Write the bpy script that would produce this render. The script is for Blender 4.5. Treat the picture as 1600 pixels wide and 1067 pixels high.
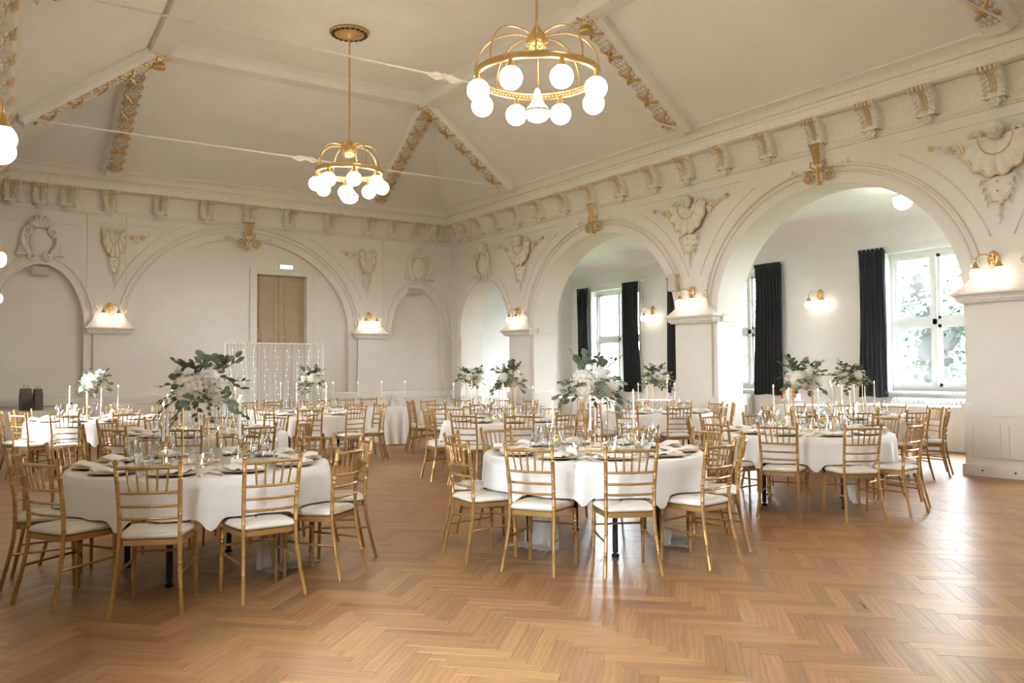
import bpy, math, random
from mathutils import Vector, Matrix
random.seed(7)
PI = math.pi; R = math.radians
for o in list(bpy.data.objects): bpy.data.objects.remove(o)
scene = bpy.context.scene
col = scene.collection
# ------------------------------------------------------------------ camera
# world: x = 0 right wall face, y = 0 back wall face, z = 0 floor (metres)
CAM = Vector((-11.667, -20.16, 1.43))
FPX = 1321.0; YAW = R(34.21); PITCH = R(2.12); ROLL = R(-0.378)
fh = Vector((math.sin(YAW), math.cos(YAW), 0)); rh = Vector((math.cos(YAW), -math.sin(YAW), 0)); zh = Vector((0, 0, 1))
cF = fh*math.cos(PITCH) + zh*math.sin(PITCH); cU = -fh*math.sin(PITCH) + zh*math.cos(PITCH)
cR = rh*math.cos(ROLL) + cU*math.sin(ROLL); cU = cU*math.cos(ROLL) - rh*math.sin(ROLL)
camd = bpy.data.cameras.new('camera'); camd.sensor_width = 36; camd.lens = FPX/1600*36; camd.clip_end = 300; camd.clip_start = .05
cam = bpy.data.objects.new('camera', camd); col.objects.link(cam)
cam.matrix_world = Matrix(((cR.x, cU.x, -cF.x, CAM.x), (cR.y, cU.y, -cF.y, CAM.y), (cR.z, cU.z, -cF.z, CAM.z), (0, 0, 0, 1)))
scene.camera = cam
def project(p):
    v = Vector(p) - CAM; d = v.dot(cF); return 800 + FPX*v.dot(cR)/d, 533.5 - FPX*v.dot(cU)/d, d
# ------------------------------------------------------------------ world and exposure
SKY = 40.0; GLOBE = 13.0
world = bpy.data.worlds.new('sky'); scene.world = world; world.use_nodes = True
wn = world.node_tree.nodes; wl = world.node_tree.links
bg = wn['Background']; bg.inputs[1].default_value = SKY
tc = wn.new('ShaderNodeTexCoord'); nz = wn.new('ShaderNodeTexNoise'); nz.inputs['Scale'].default_value = 2.0
rp = wn.new('ShaderNodeValToRGB'); rp.color_ramp.elements[0].color = (.80, .90, 1, 1); rp.color_ramp.elements[1].color = (.96, .98, 1, 1)
wl.new(tc.outputs['Generated'], nz.inputs['Vector']); wl.new(nz.outputs['Fac'], rp.inputs['Fac']); wl.new(rp.outputs['Color'], bg.inputs[0])
vs = scene.view_settings; vs.view_transform = 'Standard'; vs.look = 'None'; vs.exposure = 1.15; vs.gamma = 1.0; vs.use_curve_mapping = False
cy = scene.cycles
cy.max_bounces = 8; cy.diffuse_bounces = 4; cy.glossy_bounces = 3; cy.transparent_max_bounces = 64; cy.transmission_bounces = 4
cy.caustics_reflective = False; cy.caustics_refractive = False; cy.sample_clamp_indirect = 6.0

# ------------------------------------------------------------------ materials
def sock(n, name): return n.inputs[name]
def mat(name, c, rough=.6, metal=0., var=.06, scale=6., bump=0., bscale=60., spec=.5, coat=0., emit=None, estr=0., sheen=0.):
    m = bpy.data.materials.new(name); m.use_nodes = True; nt = m.node_tree; b = nt.nodes['Principled BSDF']
    b.inputs['Roughness'].default_value = rough; b.inputs['Metallic'].default_value = metal
    b.inputs['Specular IOR Level'].default_value = spec; b.inputs['Coat Weight'].default_value = coat
    if sheen: b.inputs['Sheen Weight'].default_value = sheen
    t = nt.nodes.new('ShaderNodeTexCoord'); n = nt.nodes.new('ShaderNodeTexNoise'); n.inputs['Scale'].default_value = scale; n.inputs['Detail'].default_value = 4
    r = nt.nodes.new('ShaderNodeValToRGB')
    r.color_ramp.elements[0].position = .3; r.color_ramp.elements[1].position = .7
    r.color_ramp.elements[0].color = tuple(max(0, x*(1-var)) for x in c)+(1,)
    r.color_ramp.elements[1].color = tuple(min(1, x*(1+var)) for x in c)+(1,)
    nt.links.new(t.outputs['Object'], n.inputs['Vector']); nt.links.new(n.outputs['Fac'], r.inputs['Fac']); nt.links.new(r.outputs['Color'], b.inputs['Base Color'])
    if bump:
        n2 = nt.nodes.new('ShaderNodeTexNoise'); n2.inputs['Scale'].default_value = bscale; n2.inputs['Detail'].default_value = 3
        bp = nt.nodes.new('ShaderNodeBump'); bp.inputs['Strength'].default_value = bump; bp.inputs['Distance'].default_value = .01
        nt.links.new(t.outputs['Object'], n2.inputs['Vector']); nt.links.new(n2.outputs['Fac'], bp.inputs['Height']); nt.links.new(bp.outputs['Normal'], b.inputs['Normal'])
    if emit: b.inputs['Emission Color'].default_value = emit+(1,); b.inputs['Emission Strength'].default_value = estr
    return m
M = {}
M['wall'] = mat('warm_white_plaster', (.82, .795, .745), .75, var=.02, scale=2, bump=.03, bscale=30)
M['wallw'] = mat('white_plaster', (.88, .885, .88), .75, var=.02, scale=2, bump=.03, bscale=30)
M['ceil'] = mat('ceiling_plaster', (.80, .78, .735), .8, var=.025, scale=1.2)
M['stucco'] = mat('stucco', (.82, .785, .715), .65, var=.04, scale=14, bump=.08, bscale=40)
M['laurelshade'] = mat('laurel_gap_shade', (.60, .53, .42), .7, var=.1, scale=20)  # darker tan of the roll paints in the shade between the laurel leaves
M['gilt'] = mat('gilding', (.62, .40, .16), .38, metal=.55, var=.2, scale=30)
M['giltlight'] = mat('worn_gilding', (.74, .58, .36), .55, metal=.2, var=.15, scale=30)
M['brass'] = mat('brass', (.72, .49, .22), .28, metal=.9, var=.1, scale=20)
M['chair'] = mat('gold_lacquer', (.42, .25, .08), .33, metal=.45, var=.12, scale=12, coat=.15)
M['cushion'] = mat('ivory_cushion', (.80, .76, .69), .85, var=.04, scale=30, bump=.05, bscale=300)
M['linen'] = mat('white_linen', (.83, .815, .785), .9, var=.02, scale=8, bump=.12, bscale=500, sheen=.1)
M['napkin'] = mat('napkin_cloth', (.86, .85, .83), .9, var=.02, scale=20)
M['black'] = mat('black_metal', (.012, .012, .013), .5, var=.1)
M['curtain'] = mat('black_velvet', (.013, .014, .018), .95, var=.25, scale=18, sheen=.15)
M['frame'] = mat('white_paint', (.86, .88, .88), .45, var=.02)
M['door'] = mat('beige_door_paint', (.46, .355, .245), .5, var=.05, scale=3)
M['charger'] = mat('blush_gold_charger', (.80, .60, .40), .35, metal=.35, var=.12, scale=18)
M['steel'] = mat('cutlery_steel', (.75, .74, .72), .2, metal=1.0, var=.05)
M['wax'] = mat('white_wax', (.90, .88, .84), .5, var=.02)
M['wick'] = mat('wick', (.05, .04, .03), .9)
M['petal'] = mat('cream_petals', (.88, .83, .73), .75, var=.06, scale=40)
M['petalw'] = mat('white_petals', (.90, .89, .85), .75, var=.05, scale=40)
M['leaf'] = mat('eucalyptus_leaf', (.15, .19, .125), .6, var=.35, scale=7)
M['leaf2'] = mat('dark_leaf', (.075, .10, .06), .6, var=.4, scale=7)
M['stem'] = mat('green_stem', (.14, .13, .07), .7)
M['lemon'] = mat('lemon', (.92, .68, .22), .5, var=.1, scale=30)
M['mint'] = mat('mint_leaf', (.30, .42, .18), .6)
M['paperbag'] = mat('brown_paper_bag', (.13, .095, .08), .8, var=.15, scale=8)
M['box'] = mat('beige_plastic', (.60, .555, .475), .5, var=.03)
M['radiator'] = mat('radiator_enamel', (.86, .87, .86), .4, var=.02)
M['orange'] = mat('orange_petals', (.80, .20, .08), .6, var=.3, scale=30)
M['pink'] = mat('pink_petals', (.85, .48, .42), .6, var=.2, scale=30)
M['icing'] = mat('icing', (.90, .86, .80), .5, var=.03)
M['bark'] = mat('bark', (.022, .022, .022), .9, var=.3, scale=5, bump=.4, bscale=12)
M['tree'] = mat('tree_leaves', (.017, .034, .020), .6, var=.5, scale=1.2)
M['lawn'] = mat('lawn_green', (.045, .075, .03), .95, var=.3, scale=3)
M['card'] = mat('card', (.80, .72, .60), .8, var=.03)
M['cardw'] = mat('white_card', (.85, .83, .78), .8, var=.03)
def emis(name, c, s):
    m = bpy.data.materials.new(name); m.use_nodes = True; nt = m.node_tree; nt.nodes.remove(nt.nodes['Principled BSDF'])
    e = nt.nodes.new('ShaderNodeEmission'); e.inputs[0].default_value = c+(1,); e.inputs[1].default_value = s
    nt.links.new(e.outputs[0], nt.nodes['Material Output'].inputs[0]); return m
M['pglobe'] = emis('aisle_lamp_glass', (1, .93, .85), 18)
M['globe'] = emis('opal_lamp_glass', (1, .86, .68), GLOBE)
M['sglobe'] = emis('opal_sconce_glass', (1, .86, .68), GLOBE*.26)
M['flame'] = emis('candle_flame', (1, .72, .38), 6)
M['fairy'] = emis('fairy_bulb', (1, .88, .68), 3)
M['exit'] = emis('exit_sign_light', (.45, .95, .78), 1.0)
M['exitw'] = emis('exit_sign_white', (.95, 1, .98), 1.3)
def glassmat(name, tint, gl=.5, pw=3.0):
    m = bpy.data.materials.new(name); m.use_nodes = True; nt = m.node_tree; nt.nodes.remove(nt.nodes['Principled BSDF'])
    tr = nt.nodes.new('ShaderNodeBsdfTransparent'); tr.inputs[0].default_value = tint+(1,)
    g = nt.nodes.new('ShaderNodeBsdfGlossy'); g.inputs['Roughness'].default_value = .05
    lw = nt.nodes.new('ShaderNodeLayerWeight'); lw.inputs[0].default_value = .5
    pw_ = nt.nodes.new('ShaderNodeMath'); pw_.operation = 'POWER'; pw_.inputs[1].default_value = pw
    mm = nt.nodes.new('ShaderNodeMath'); mm.operation = 'MULTIPLY_ADD'; mm.inputs[1].default_value = gl; mm.inputs[2].default_value = .03
    mx = nt.nodes.new('ShaderNodeMixShader')
    nt.links.new(lw.outputs['Facing'], pw_.inputs[0]); nt.links.new(pw_.outputs[0], mm.inputs[0]); nt.links.new(mm.outputs[0], mx.inputs[0])
    nt.links.new(tr.outputs[0], mx.inputs[1]); nt.links.new(g.outputs[0], mx.inputs[2]); nt.links.new(mx.outputs[0], nt.nodes['Material Output'].inputs[0])
    return m
M['glass'] = glassmat('clear_glass', (.97, .975, .97), .9, 2.2)
M['pane'] = glassmat('window_pane', (.985, .99, .99), .3, 4.0)
def sheer(name, c, a):
    m = bpy.data.materials.new(name); m.use_nodes = True; nt = m.node_tree; nt.nodes.remove(nt.nodes['Principled BSDF'])
    tr = nt.nodes.new('ShaderNodeBsdfTransparent'); d = nt.nodes.new('ShaderNodeBsdfDiffuse'); d.inputs[0].default_value = c+(1,)
    tl = nt.nodes.new('ShaderNodeBsdfTranslucent'); tl.inputs[0].default_value = c+(1,)
    a1 = nt.nodes.new('ShaderNodeMixShader'); a1.inputs[0].default_value = .4
    mx = nt.nodes.new('ShaderNodeMixShader'); mx.inputs[0].default_value = a
    nt.links.new(d.outputs[0], a1.inputs[1]); nt.links.new(tl.outputs[0], a1.inputs[2])
    nt.links.new(tr.outputs[0], mx.inputs[1]); nt.links.new(a1.outputs[0], mx.inputs[2]); nt.links.new(mx.outputs[0], nt.nodes['Material Output'].inputs[0])
    return m
M['sheer'] = sheer('sheer_voile', (.94, .94, .93), .6)
M['tulle'] = sheer('tulle', (.86, .84, .80), .6)
def plankmat():
    m = bpy.data.materials.new('oiled_oak_parquet'); m.use_nodes = True; nt = m.node_tree; N = nt.nodes.new; L = nt.links.new; b = nt.nodes['Principled BSDF']
    at = N('ShaderNodeAttribute'); at.attribute_name = 'rnd'
    uv = N('ShaderNodeUVMap')
    cmb = N('ShaderNodeVectorMath'); cmb.operation = 'MULTIPLY_ADD'; cmb.inputs[1].default_value = (2.6, 15.0, 1)
    sc = N('ShaderNodeVectorMath'); sc.operation = 'SCALE'; sc.inputs[3].default_value = 40
    L(at.outputs['Color'], sc.inputs[0]); L(uv.outputs[0], cmb.inputs[0]); L(sc.outputs[0], cmb.inputs[2])
    n = N('ShaderNodeTexNoise'); n.inputs['Scale'].default_value = 1.0; n.inputs['Detail'].default_value = 5; n.inputs['Distortion'].default_value = .8
    L(cmb.outputs[0], n.inputs['Vector'])
    w = N('ShaderNodeTexWave'); w.inputs['Scale'].default_value = .55; w.inputs['Distortion'].default_value = 9; w.inputs['Detail'].default_value = 2; w.bands_direction = 'Y'
    L(cmb.outputs[0], w.inputs['Vector'])
    mixg = N('ShaderNodeMix'); mixg.inputs[0].default_value = .22; L(n.outputs['Fac'], mixg.inputs[2]); L(w.outputs['Fac'], mixg.inputs[3])
    r = N('ShaderNodeValToRGB'); e = r.color_ramp.elements
    e[0].position = .15; e[0].color = (.235, .115, .044, 1); e[1].position = .85; e[1].color = (.45, .255, .112, 1)
    L(mixg.outputs[0], r.inputs['Fac'])
    hs = N('ShaderNodeHueSaturation'); L(r.outputs['Color'], hs.inputs['Color'])
    sx = N('ShaderNodeSeparateColor'); L(at.outputs['Color'], sx.inputs[0])
    mv = N('ShaderNodeMapRange'); mv.inputs[3].default_value = .74; mv.inputs[4].default_value = 1.16; L(sx.outputs[0], mv.inputs[0]); L(mv.outputs[0], hs.inputs['Value'])
    mh = N('ShaderNodeMapRange'); mh.inputs[3].default_value = .492; mh.inputs[4].default_value = .506; L(sx.outputs[1], mh.inputs[0]); L(mh.outputs[0], hs.inputs['Hue'])
    L(hs.outputs[0], b.inputs['Base Color'])
    mr = N('ShaderNodeMapRange'); mr.inputs[3].default_value = .24; mr.inputs[4].default_value = .38; L(n.outputs['Fac'], mr.inputs[0]); L(mr.outputs[0], b.inputs['Roughness'])
    b.inputs['Specular IOR Level'].default_value = .5
    bp = N('ShaderNodeBump'); bp.inputs['Strength'].default_value = .05; bp.inputs['Distance'].default_value = .003; L(n.outputs['Fac'], bp.inputs['Height']); L(bp.outputs[0], b.inputs['Normal'])
    return m
M['plank'] = plankmat()
M['subfloor'] = mat('dark_joint', (.09, .05, .022), .8)

# ------------------------------------------------------------------ mesh builder
class MB:
    def __init__(s): s.v = []; s.f = []
    def add(s, v, f):
        n = len(s.v); s.v += [tuple(p) for p in v]; s.f += [tuple(i+n for i in q) for q in f]; return s
    def box(s, x0, x1, y0, y1, z0, z1):
        x0, x1 = min(x0, x1), max(x0, x1); y0, y1 = min(y0, y1), max(y0, y1); z0, z1 = min(z0, z1), max(z0, z1)
        return s.add([(x0, y0, z0), (x1, y0, z0), (x1, y1, z0), (x0, y1, z0), (x0, y0, z1), (x1, y0, z1), (x1, y1, z1), (x0, y1, z1)],
                     [(0, 3, 2, 1), (4, 5, 6, 7), (0, 1, 5, 4), (1, 2, 6, 5), (2, 3, 7, 6), (3, 0, 4, 7)])
    def loft(s, rings, closed=True, caps=True):
        n = len(rings[0]); v = [p for r in rings for p in r]; f = []
        for i in range(len(rings)-1):
            for j in range(n if closed else n-1):
                a = i*n+j; b = i*n+(j+1) % n; f.append((a, b, b+n, a+n))
        if caps and closed: f.append(tuple(range(n-1, -1, -1))); f.append(tuple((len(rings)-1)*n+j for j in range(n)))
        return s.add(v, f)
    def tube(s, pts, r, n=8, caps=True, flat=1.0):
        pts = [Vector(p) for p in pts]; k = len(pts)
        rr = r if isinstance(r, (list, tuple)) else [r]*k
        t0 = (pts[1]-pts[0]).normalized(); a = Vector((0, 0, 1)) if abs(t0.z) < .9 else Vector((0, 1, 0))
        nrm = t0.cross(a).normalized(); rings = []
        for i in range(k):
            t = ((pts[min(i+1, k-1)]-pts[max(i-1, 0)])).normalized()
            nrm = (nrm - t*nrm.dot(t))
            nrm = nrm.normalized() if nrm.length > 1e-6 else t.orthogonal().normalized()
            bn = t.cross(nrm)
            rings.append([pts[i] + nrm*(rr[i]*math.cos(2*PI*j/n)) + bn*(rr[i]*flat*math.sin(2*PI*j/n)) for j in range(n)])
        return s.loft(rings, True, caps)
    def lathe(s, prof, n=16, c=(0, 0, 0), caps=True):
        rings = [[(c[0]+r*math.cos(2*PI*j/n), c[1]+r*math.sin(2*PI*j/n), c[2]+z) for j in range(n)] for r, z in prof]
        return s.loft(rings, True, caps)
    def ball(s, c, r, nu=12, nv=8, sc=(1, 1, 1)):
        rings = [[(c[0]+r*sc[0]*math.sin(PI*i/nv)*math.cos(2*PI*j/nu), c[1]+r*sc[1]*math.sin(PI*i/nv)*math.sin(2*PI*j/nu), c[2]-r*sc[2]*math.cos(PI*i/nv)) for j in range(nu)] for i in range(1, nv)]
        n0 = len(s.v); s.loft(rings, True, False)
        b = len(s.v); s.v += [(c[0], c[1], c[2]-r*sc[2]), (c[0], c[1], c[2]+r*sc[2])]
        for j in range(nu):
            s.f.append((b, n0+(j+1) % nu, n0+j)); s.f.append((b+1, n0+(nv-2)*nu+j, n0+(nv-2)*nu+(j+1) % nu))
        return s
    def xf(s, m, start=0):
        s.v = s.v[:start] + [tuple(m @ Vector(p)) for p in s.v[start:]]; return s
    def mesh(s, name, m, smooth=True, ang=40):
        me = bpy.data.meshes.new(name); me.from_pydata(s.v, [], s.f); me.validate(); me.materials.append(m)
        if smooth:
            me.polygons.foreach_set('use_smooth', [True]*len(me.polygons)); me.set_sharp_from_angle(angle=R(ang))
        me.update(); return me
    def build(s, name, m, parent=None, smooth=True, ang=40, loc=None, rz=None):
        return link(name, s.mesh(name, m if not isinstance(m, str) else M[m], smooth, ang), parent, loc, rz)
def link(name, me, parent=None, loc=None, rz=None):
    o = bpy.data.objects.new(name, me); col.objects.link(o)
    if parent is not None: o.parent = parent
    if loc is not None: o.location = loc
    if rz is not None: o.rotation_euler = (0, 0, rz)
    return o
def tag(o, label=None, cat=None, group=None, kind=None):
    if label: o['label'] = label
    if cat: o['category'] = cat
    if group: o['group'] = group
    if kind: o['kind'] = kind
    return o
def thing(name, label, cat, loc=(0, 0, 0), rz=0, group=None):
    return tag(link(name, None, None, loc, rz), label, cat, group)
KIDS = {}
def copy_tree(o, parent=None, kids=None):
    c = o.copy(); col.objects.link(c); c.parent = parent
    for ch in kids_of(o): copy_tree(ch, c)
    return c
def kids_of(o):
    if o.name not in KIDS: KIDS[o.name] = [x for x in o.children]
    return KIDS[o.name]
def struct(mb, name, m, label, cat, smooth=False):
    return tag(mb.build(name, m, None, smooth), label, cat, None, 'structure')
def spiral(c, r0, turns, a0=0, k=22, flip=1, y=0, grow=True):
    pts = []
    for i in range(k+1):
        t = i/k; a = a0 + flip*2*PI*turns*t; r = r0*(1-.88*t)
        pts.append((c[0]+r*math.cos(a), y, c[1]+r*math.sin(a)))
    return pts

# ------------------------------------------------------------------ setting: walls with arches
XL0 = -10.88; SL = math.tan(R(2.8)); YF = -25.0
def mright(s_, d, z): return (d, s_, z)
def mback(s_, d, z): return (s_, d, z)
def mleft(s_, d, z): return (XL0 + SL*s_ - d, s_, z)
def arch_z(o, s_):
    sa, sb, z0, zs, rise = o; c = (sa+sb)/2; a = (sb-sa)/2; t = max(0, 1-((s_-c)/a)**2); return zs + rise*math.sqrt(t)
def arch_wall(mp, s0, s1, ztop, ops, th, flip=False, n=36):
    mb = MB(); ops = sorted(ops)
    def quad(a, b, c, d): k = len(mb.v); mb.v += [a, b, c, d]; mb.f.append((k, k+1, k+2, k+3) if not flip else (k+3, k+2, k+1, k))
    def full(a, b):
        for dd in (0, th): quad(mp(a, dd, 0), mp(b, dd, 0), mp(b, dd, ztop), mp(a, dd, ztop))
    cur = s0
    for o in ops:
        sa, sb, z0, zs, rise = o
        full(cur, sa); m = n if rise > 0 else 1
        for i in range(m):
            # cosine spacing for smooth springing
            u0 = (1-math.cos(PI*i/m))/2; u1 = (1-math.cos(PI*(i+1)/m))/2
            a = sa+(sb-sa)*u0; b = sa+(sb-sa)*u1; za, zb = arch_z(o, a), arch_z(o, b)
            for dd in (0, th): quad(mp(a, dd, za), mp(b, dd, zb), mp(b, dd, ztop), mp(a, dd, ztop))
            quad(mp(a, 0, za), mp(a, th, za), mp(b, th, zb), mp(b, 0, zb))
            if z0 > 0:
                for dd in (0, th): quad(mp(a, dd, 0), mp(b, dd, 0), mp(b, dd, z0), mp(a, dd, z0))
                quad(mp(a, 0, z0), mp(b, 0, z0), mp(b, th, z0), mp(a, th, z0))
        for e in (sa, sb): quad(mp(e, 0, z0), mp(e, th, z0), mp(e, th, zs), mp(e, 0, zs))
        cur = sb
    full(cur, s1)
    for e in (s0, s1): quad(mp(e, 0, 0), mp(e, th, 0), mp(e, th, ztop), mp(e, 0, ztop))
    quad(mp(s0, 0, ztop), mp(s1, 0, ztop), mp(s1, th, ztop), mp(s0, th, ztop))
    return mb
TH = .66; ZS = 2.45
R_SMALL = (-2.88, -.56, 0, ZS, 1.40); R_A1 = (-8.56, -3.92, 0, ZS, 1.95); R_A2 = (-14.06, -9.61, 0, ZS, 1.95); R_A3 = (-19.6, -15.12, 0, ZS, 1.95)
wall_right = struct(arch_wall(mright, YF, TH, 5.5, [R_SMALL, R_A1, R_A2, R_A3], TH), 'wall_right', M['wall'], 'cream plaster wall with tall open arches towards the window aisle', 'wall')
B_L = (-10.72, -9.08, 0, ZS, 1.32); B_C = (-8.13, -3.0, 0, ZS, 2.2); B_R = (-1.80, -.24, 0, ZS, 1.22)
wall_back = struct(arch_wall(mback, XL0, 0, 5.5, [B_L, B_C, B_R], .14), 'wall_back', M['wall'], 'cream plaster end wall with three blind arches', 'wall')
DX0, DX1, DZ = -5.31, -4.05, 3.86
p = MB()
for (a, b, z0, z1) in ((XL0-.1, DX0, 0, 5.5), (DX1, .2, 0, 5.5), (DX0, DX1, DZ, 5.5)): p.box(a, b, .14, .40, z0, z1)
p.build('blind_arch_panel', 'wall', wall_back, False)
LW = [(-7.1, -5.7, 1.0, 3.6, .0), (-18.0, -16.7, 1.0, 3.6, 0)]
wall_left = struct(arch_wall(mleft, YF, .2, 5.5, LW, .4), 'wall_left', M['wall'], 'cream plaster side wall along the left edge of the hall', 'wall')
def mfront(s_, d, z): return (s_, YF-d, z)
wall_front = struct(arch_wall(mfront, -12.6, 0.7, 5.5, [], .4), 'wall_front', M['wall'], 'plain plaster wall closing the hall behind the viewer', 'wall')
# aisle behind the arches
XW = 4.0
WIN = [(-3.25, -1.25), (-7.75, -5.10), (-13.05, -10.42), (-18.4, -15.8)]; WZ0, WZ1 = 1.02, 3.76
def mfar(s_, d, z): return (XW+d, s_, z)
wall_far = struct(arch_wall(mfar, YF, .2, 4.62, [(a, b, WZ0, WZ1, 0) for a, b in WIN], .42), 'wall_window', M['wallw'], 'white outer wall of the aisle pierced by tall windows', 'wall')
struct(MB().box(TH, XW+.4, -.28, .1, 0, 4.62), 'wall_aisle_end', M['wallw'], 'white wall closing the far end of the window aisle', 'wall')
struct(MB().box(TH, XW+.4, YF-.3, YF, 0, 4.62), 'wall_aisle_near', M['wallw'], 'white wall closing the near end of the window aisle', 'wall')
# aisle ceiling with a soft cove on the window side
prof = [(TH-.02, 4.52)] + [(XW-.75+.75*math.sin(a), 4.22+.38*math.cos(a)) for a in [PI/2*i/10 for i in range(11)]]
prof = [(TH-.02, 4.60)] + prof[1:]
mb = MB(); mb.loft([[(x, YF, z) for x, z in prof], [(x, 0, z) for x, z in prof]], False, False)
mb.box(TH-.02, XW+.4, YF, 0, 4.62, 4.75)
struct(mb, 'ceiling_aisle', M['wallw'], 'white coved ceiling over the window aisle', 'ceiling', True)
# hall ceiling : hipped slopes to a flat panel
CO, CZ = .42, 5.84; FZ = 7.60; OX = 2.72; YT1 = -3.6
TRUSS = [-3.62, -9.28, -14.88]
def xl(y, off=0): return XL0 + SL*y + off
mb = MB()
v = [(-CO, -CO, CZ), (xl(-CO, CO), -CO, CZ), (-OX, YT1, FZ), (xl(YT1, OX), YT1, FZ), (-CO, YF, CZ), (xl(YF, CO), YF, CZ), (-OX, YF, FZ), (xl(YF, OX), YF, FZ)]
mb.add(v, [(0, 1, 3, 2), (0, 2, 6, 4), (1, 5, 7, 3), (2, 3, 7, 6)])
mb.add([(0.3, .3, 8.2), (-13.2, .3, 8.2), (-13.2, YF-.3, 8.2), (.3, YF-.3, 8.2)], [(0, 1, 2, 3)])
mb.add([(0.3, .3, 5.45), (-13.2, .3, 5.45), (-13.2, YF-.3, 5.45), (.3, YF-.3, 5.45), (0.3, .3, 8.2), (-13.2, .3, 8.2), (-13.2, YF-.3, 8.2), (.3, YF-.3, 8.2)], [(0, 1, 5, 4), (1, 2, 6, 5), (2, 3, 7, 6), (3, 0, 4, 7)])
ceiling = struct(mb, 'ceiling', M['ceil'], 'pale hipped plaster ceiling with a flat middle', 'ceiling')
# beams round the flat panel
def beam(p0, p1, w, d, name='ceiling_beam', up=Vector((0, 0, 1)), m='ceil'):
    p0, p1 = Vector(p0), Vector(p1); t = (p1-p0).normalized(); side = t.cross(up).normalized(); n = side.cross(t).normalized()
    rings = []
    for p_ in (p0, p1):
        rings.append([p_+side*w/2, p_+side*w/2-n*d*.55, p_+side*(w/2-.05)-n*d*.62, p_+side*(w/2-.08)-n*d, p_-side*(w/2-.08)-n*d, p_-side*(w/2-.05)-n*d*.62, p_-side*w/2-n*d*.55, p_-side*w/2])
    return MB().loft(rings).build(name, m, ceiling, False)
beam((-OX, YT1+.1, FZ), (-OX, YF, FZ), .50, .26); beam((xl(YT1, OX), YT1+.1, FZ), (xl(YF, OX), YF, FZ), .50, .26)
beam((-OX, YT1, FZ), (xl(YT1, OX), YT1, FZ), .50, .24)
for ty in TRUSS[1:]: beam((-OX, ty, FZ), (xl(ty, OX), ty, FZ), .30, .08)
# decorated ribs: beam + laurel roll + crossed gilt ribbons
def laurel_rib(p0, p1, seed):
    p0, p1 = Vector(p0), Vector(p1); t = (p1-p0).normalized(); L = (p1-p0).length
    rib = beam(p0, p1, .44, .20, 'ceiling_rib')
    side = t.cross(zh).normalized(); n = side.cross(t).normalized()   # n points up-ish
    base = -n*.20
    a0, a1 = .18, L-.10
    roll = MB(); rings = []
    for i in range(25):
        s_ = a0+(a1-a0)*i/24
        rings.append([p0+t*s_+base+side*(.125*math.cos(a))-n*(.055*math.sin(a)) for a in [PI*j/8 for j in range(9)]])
    roll.loft(rings, False, False); ro = roll.build('laurel_roll', 'laurelshade', rib)
    lv = MB(); k = int((a1-a0)/.085)
    for i in range(k):
        s_ = a0+(a1-a0)*(i+.5)/k
        for q in range(5):
            a = PI*(.12+.19*(q+(.5 if i % 2 else 0))); 
            if a > PI*.95: continue
            c = p0+t*s_+base+side*(.128*math.cos(a))-n*(.060*math.sin(a)); out = (side*math.cos(a)*.055-n*math.sin(a)*.125).normalized()
            ac = out.cross(t).normalized()
            lv.add([c-t*.05, c+ac*.032+out*.008, c+t*.052+out*.030, c-ac*.032+out*.008, c+out*.026], [(0, 1, 4), (1, 2, 4), (2, 3, 4), (3, 0, 4)])
    tag(lv.build('laurel_leaves', 'stucco', rib, False), None, None, None, 'stuff')
    nb = max(4, int(round(L/.55)))
    for i in range(nb):
        s_ = a0+(a1-a0)*(i+.5)/nb
        for sg in (-1, 1):
            pts = []
            for j in range(9):
                a = PI*j/8
                pts.append(p0+t*(s_+sg*.14*math.cos(a))+base+side*(.145*math.cos(a))-n*(.085*math.sin(a)))
            MB().tube(pts, .024, 6).build('gilt_ribbon', 'gilt', rib)
    return rib
zr = lambda off: CZ+(FZ-CZ)*(off-CO)/(OX-CO)
k_ = 0
for ty in TRUSS:
    laurel_rib((-CO-.02, ty, CZ+.02), (-OX-.02, ty, FZ), k_); laurel_rib((xl(ty, CO+.02), ty, CZ+.02), (xl(ty, OX), ty, FZ), k_+1)
laurel_rib((-2.46, -CO-.02, CZ+.02), (-2.62, YT1, FZ), 8); laurel_rib((-8.62, -CO-.02, CZ+.02), (-8.62, YT1, FZ), 9)
for (x, y) in [(-OX, TRUSS[0]), (-OX, TRUSS[1]), (xl(TRUSS[0], OX), TRUSS[0]), (xl(TRUSS[1], OX), TRUSS[1]), (-OX, TRUSS[2])]:
    mb = MB().lathe([(.02, 0), (.075, -.03), (.09, -.09), (.06, -.14), (.10, -.17), (.13, -.24), (.11, -.27)], 12, (x, y, FZ-.20))
    for a in range(6):
        mb.tube([(x+.07*math.cos(a*PI/3), y+.07*math.sin(a*PI/3), FZ-.27), (x+.16*math.cos(a*PI/3), y+.16*math.sin(a*PI/3), FZ-.24), (x+.22*math.cos(a*PI/3), y+.22*math.sin(a*PI/3), FZ-.27)], [.02, .03, .006], 5)
    mb.xf(Matrix.Identity(4)); mb.build('gilt_boss', 'gilt', ceiling)
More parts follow.
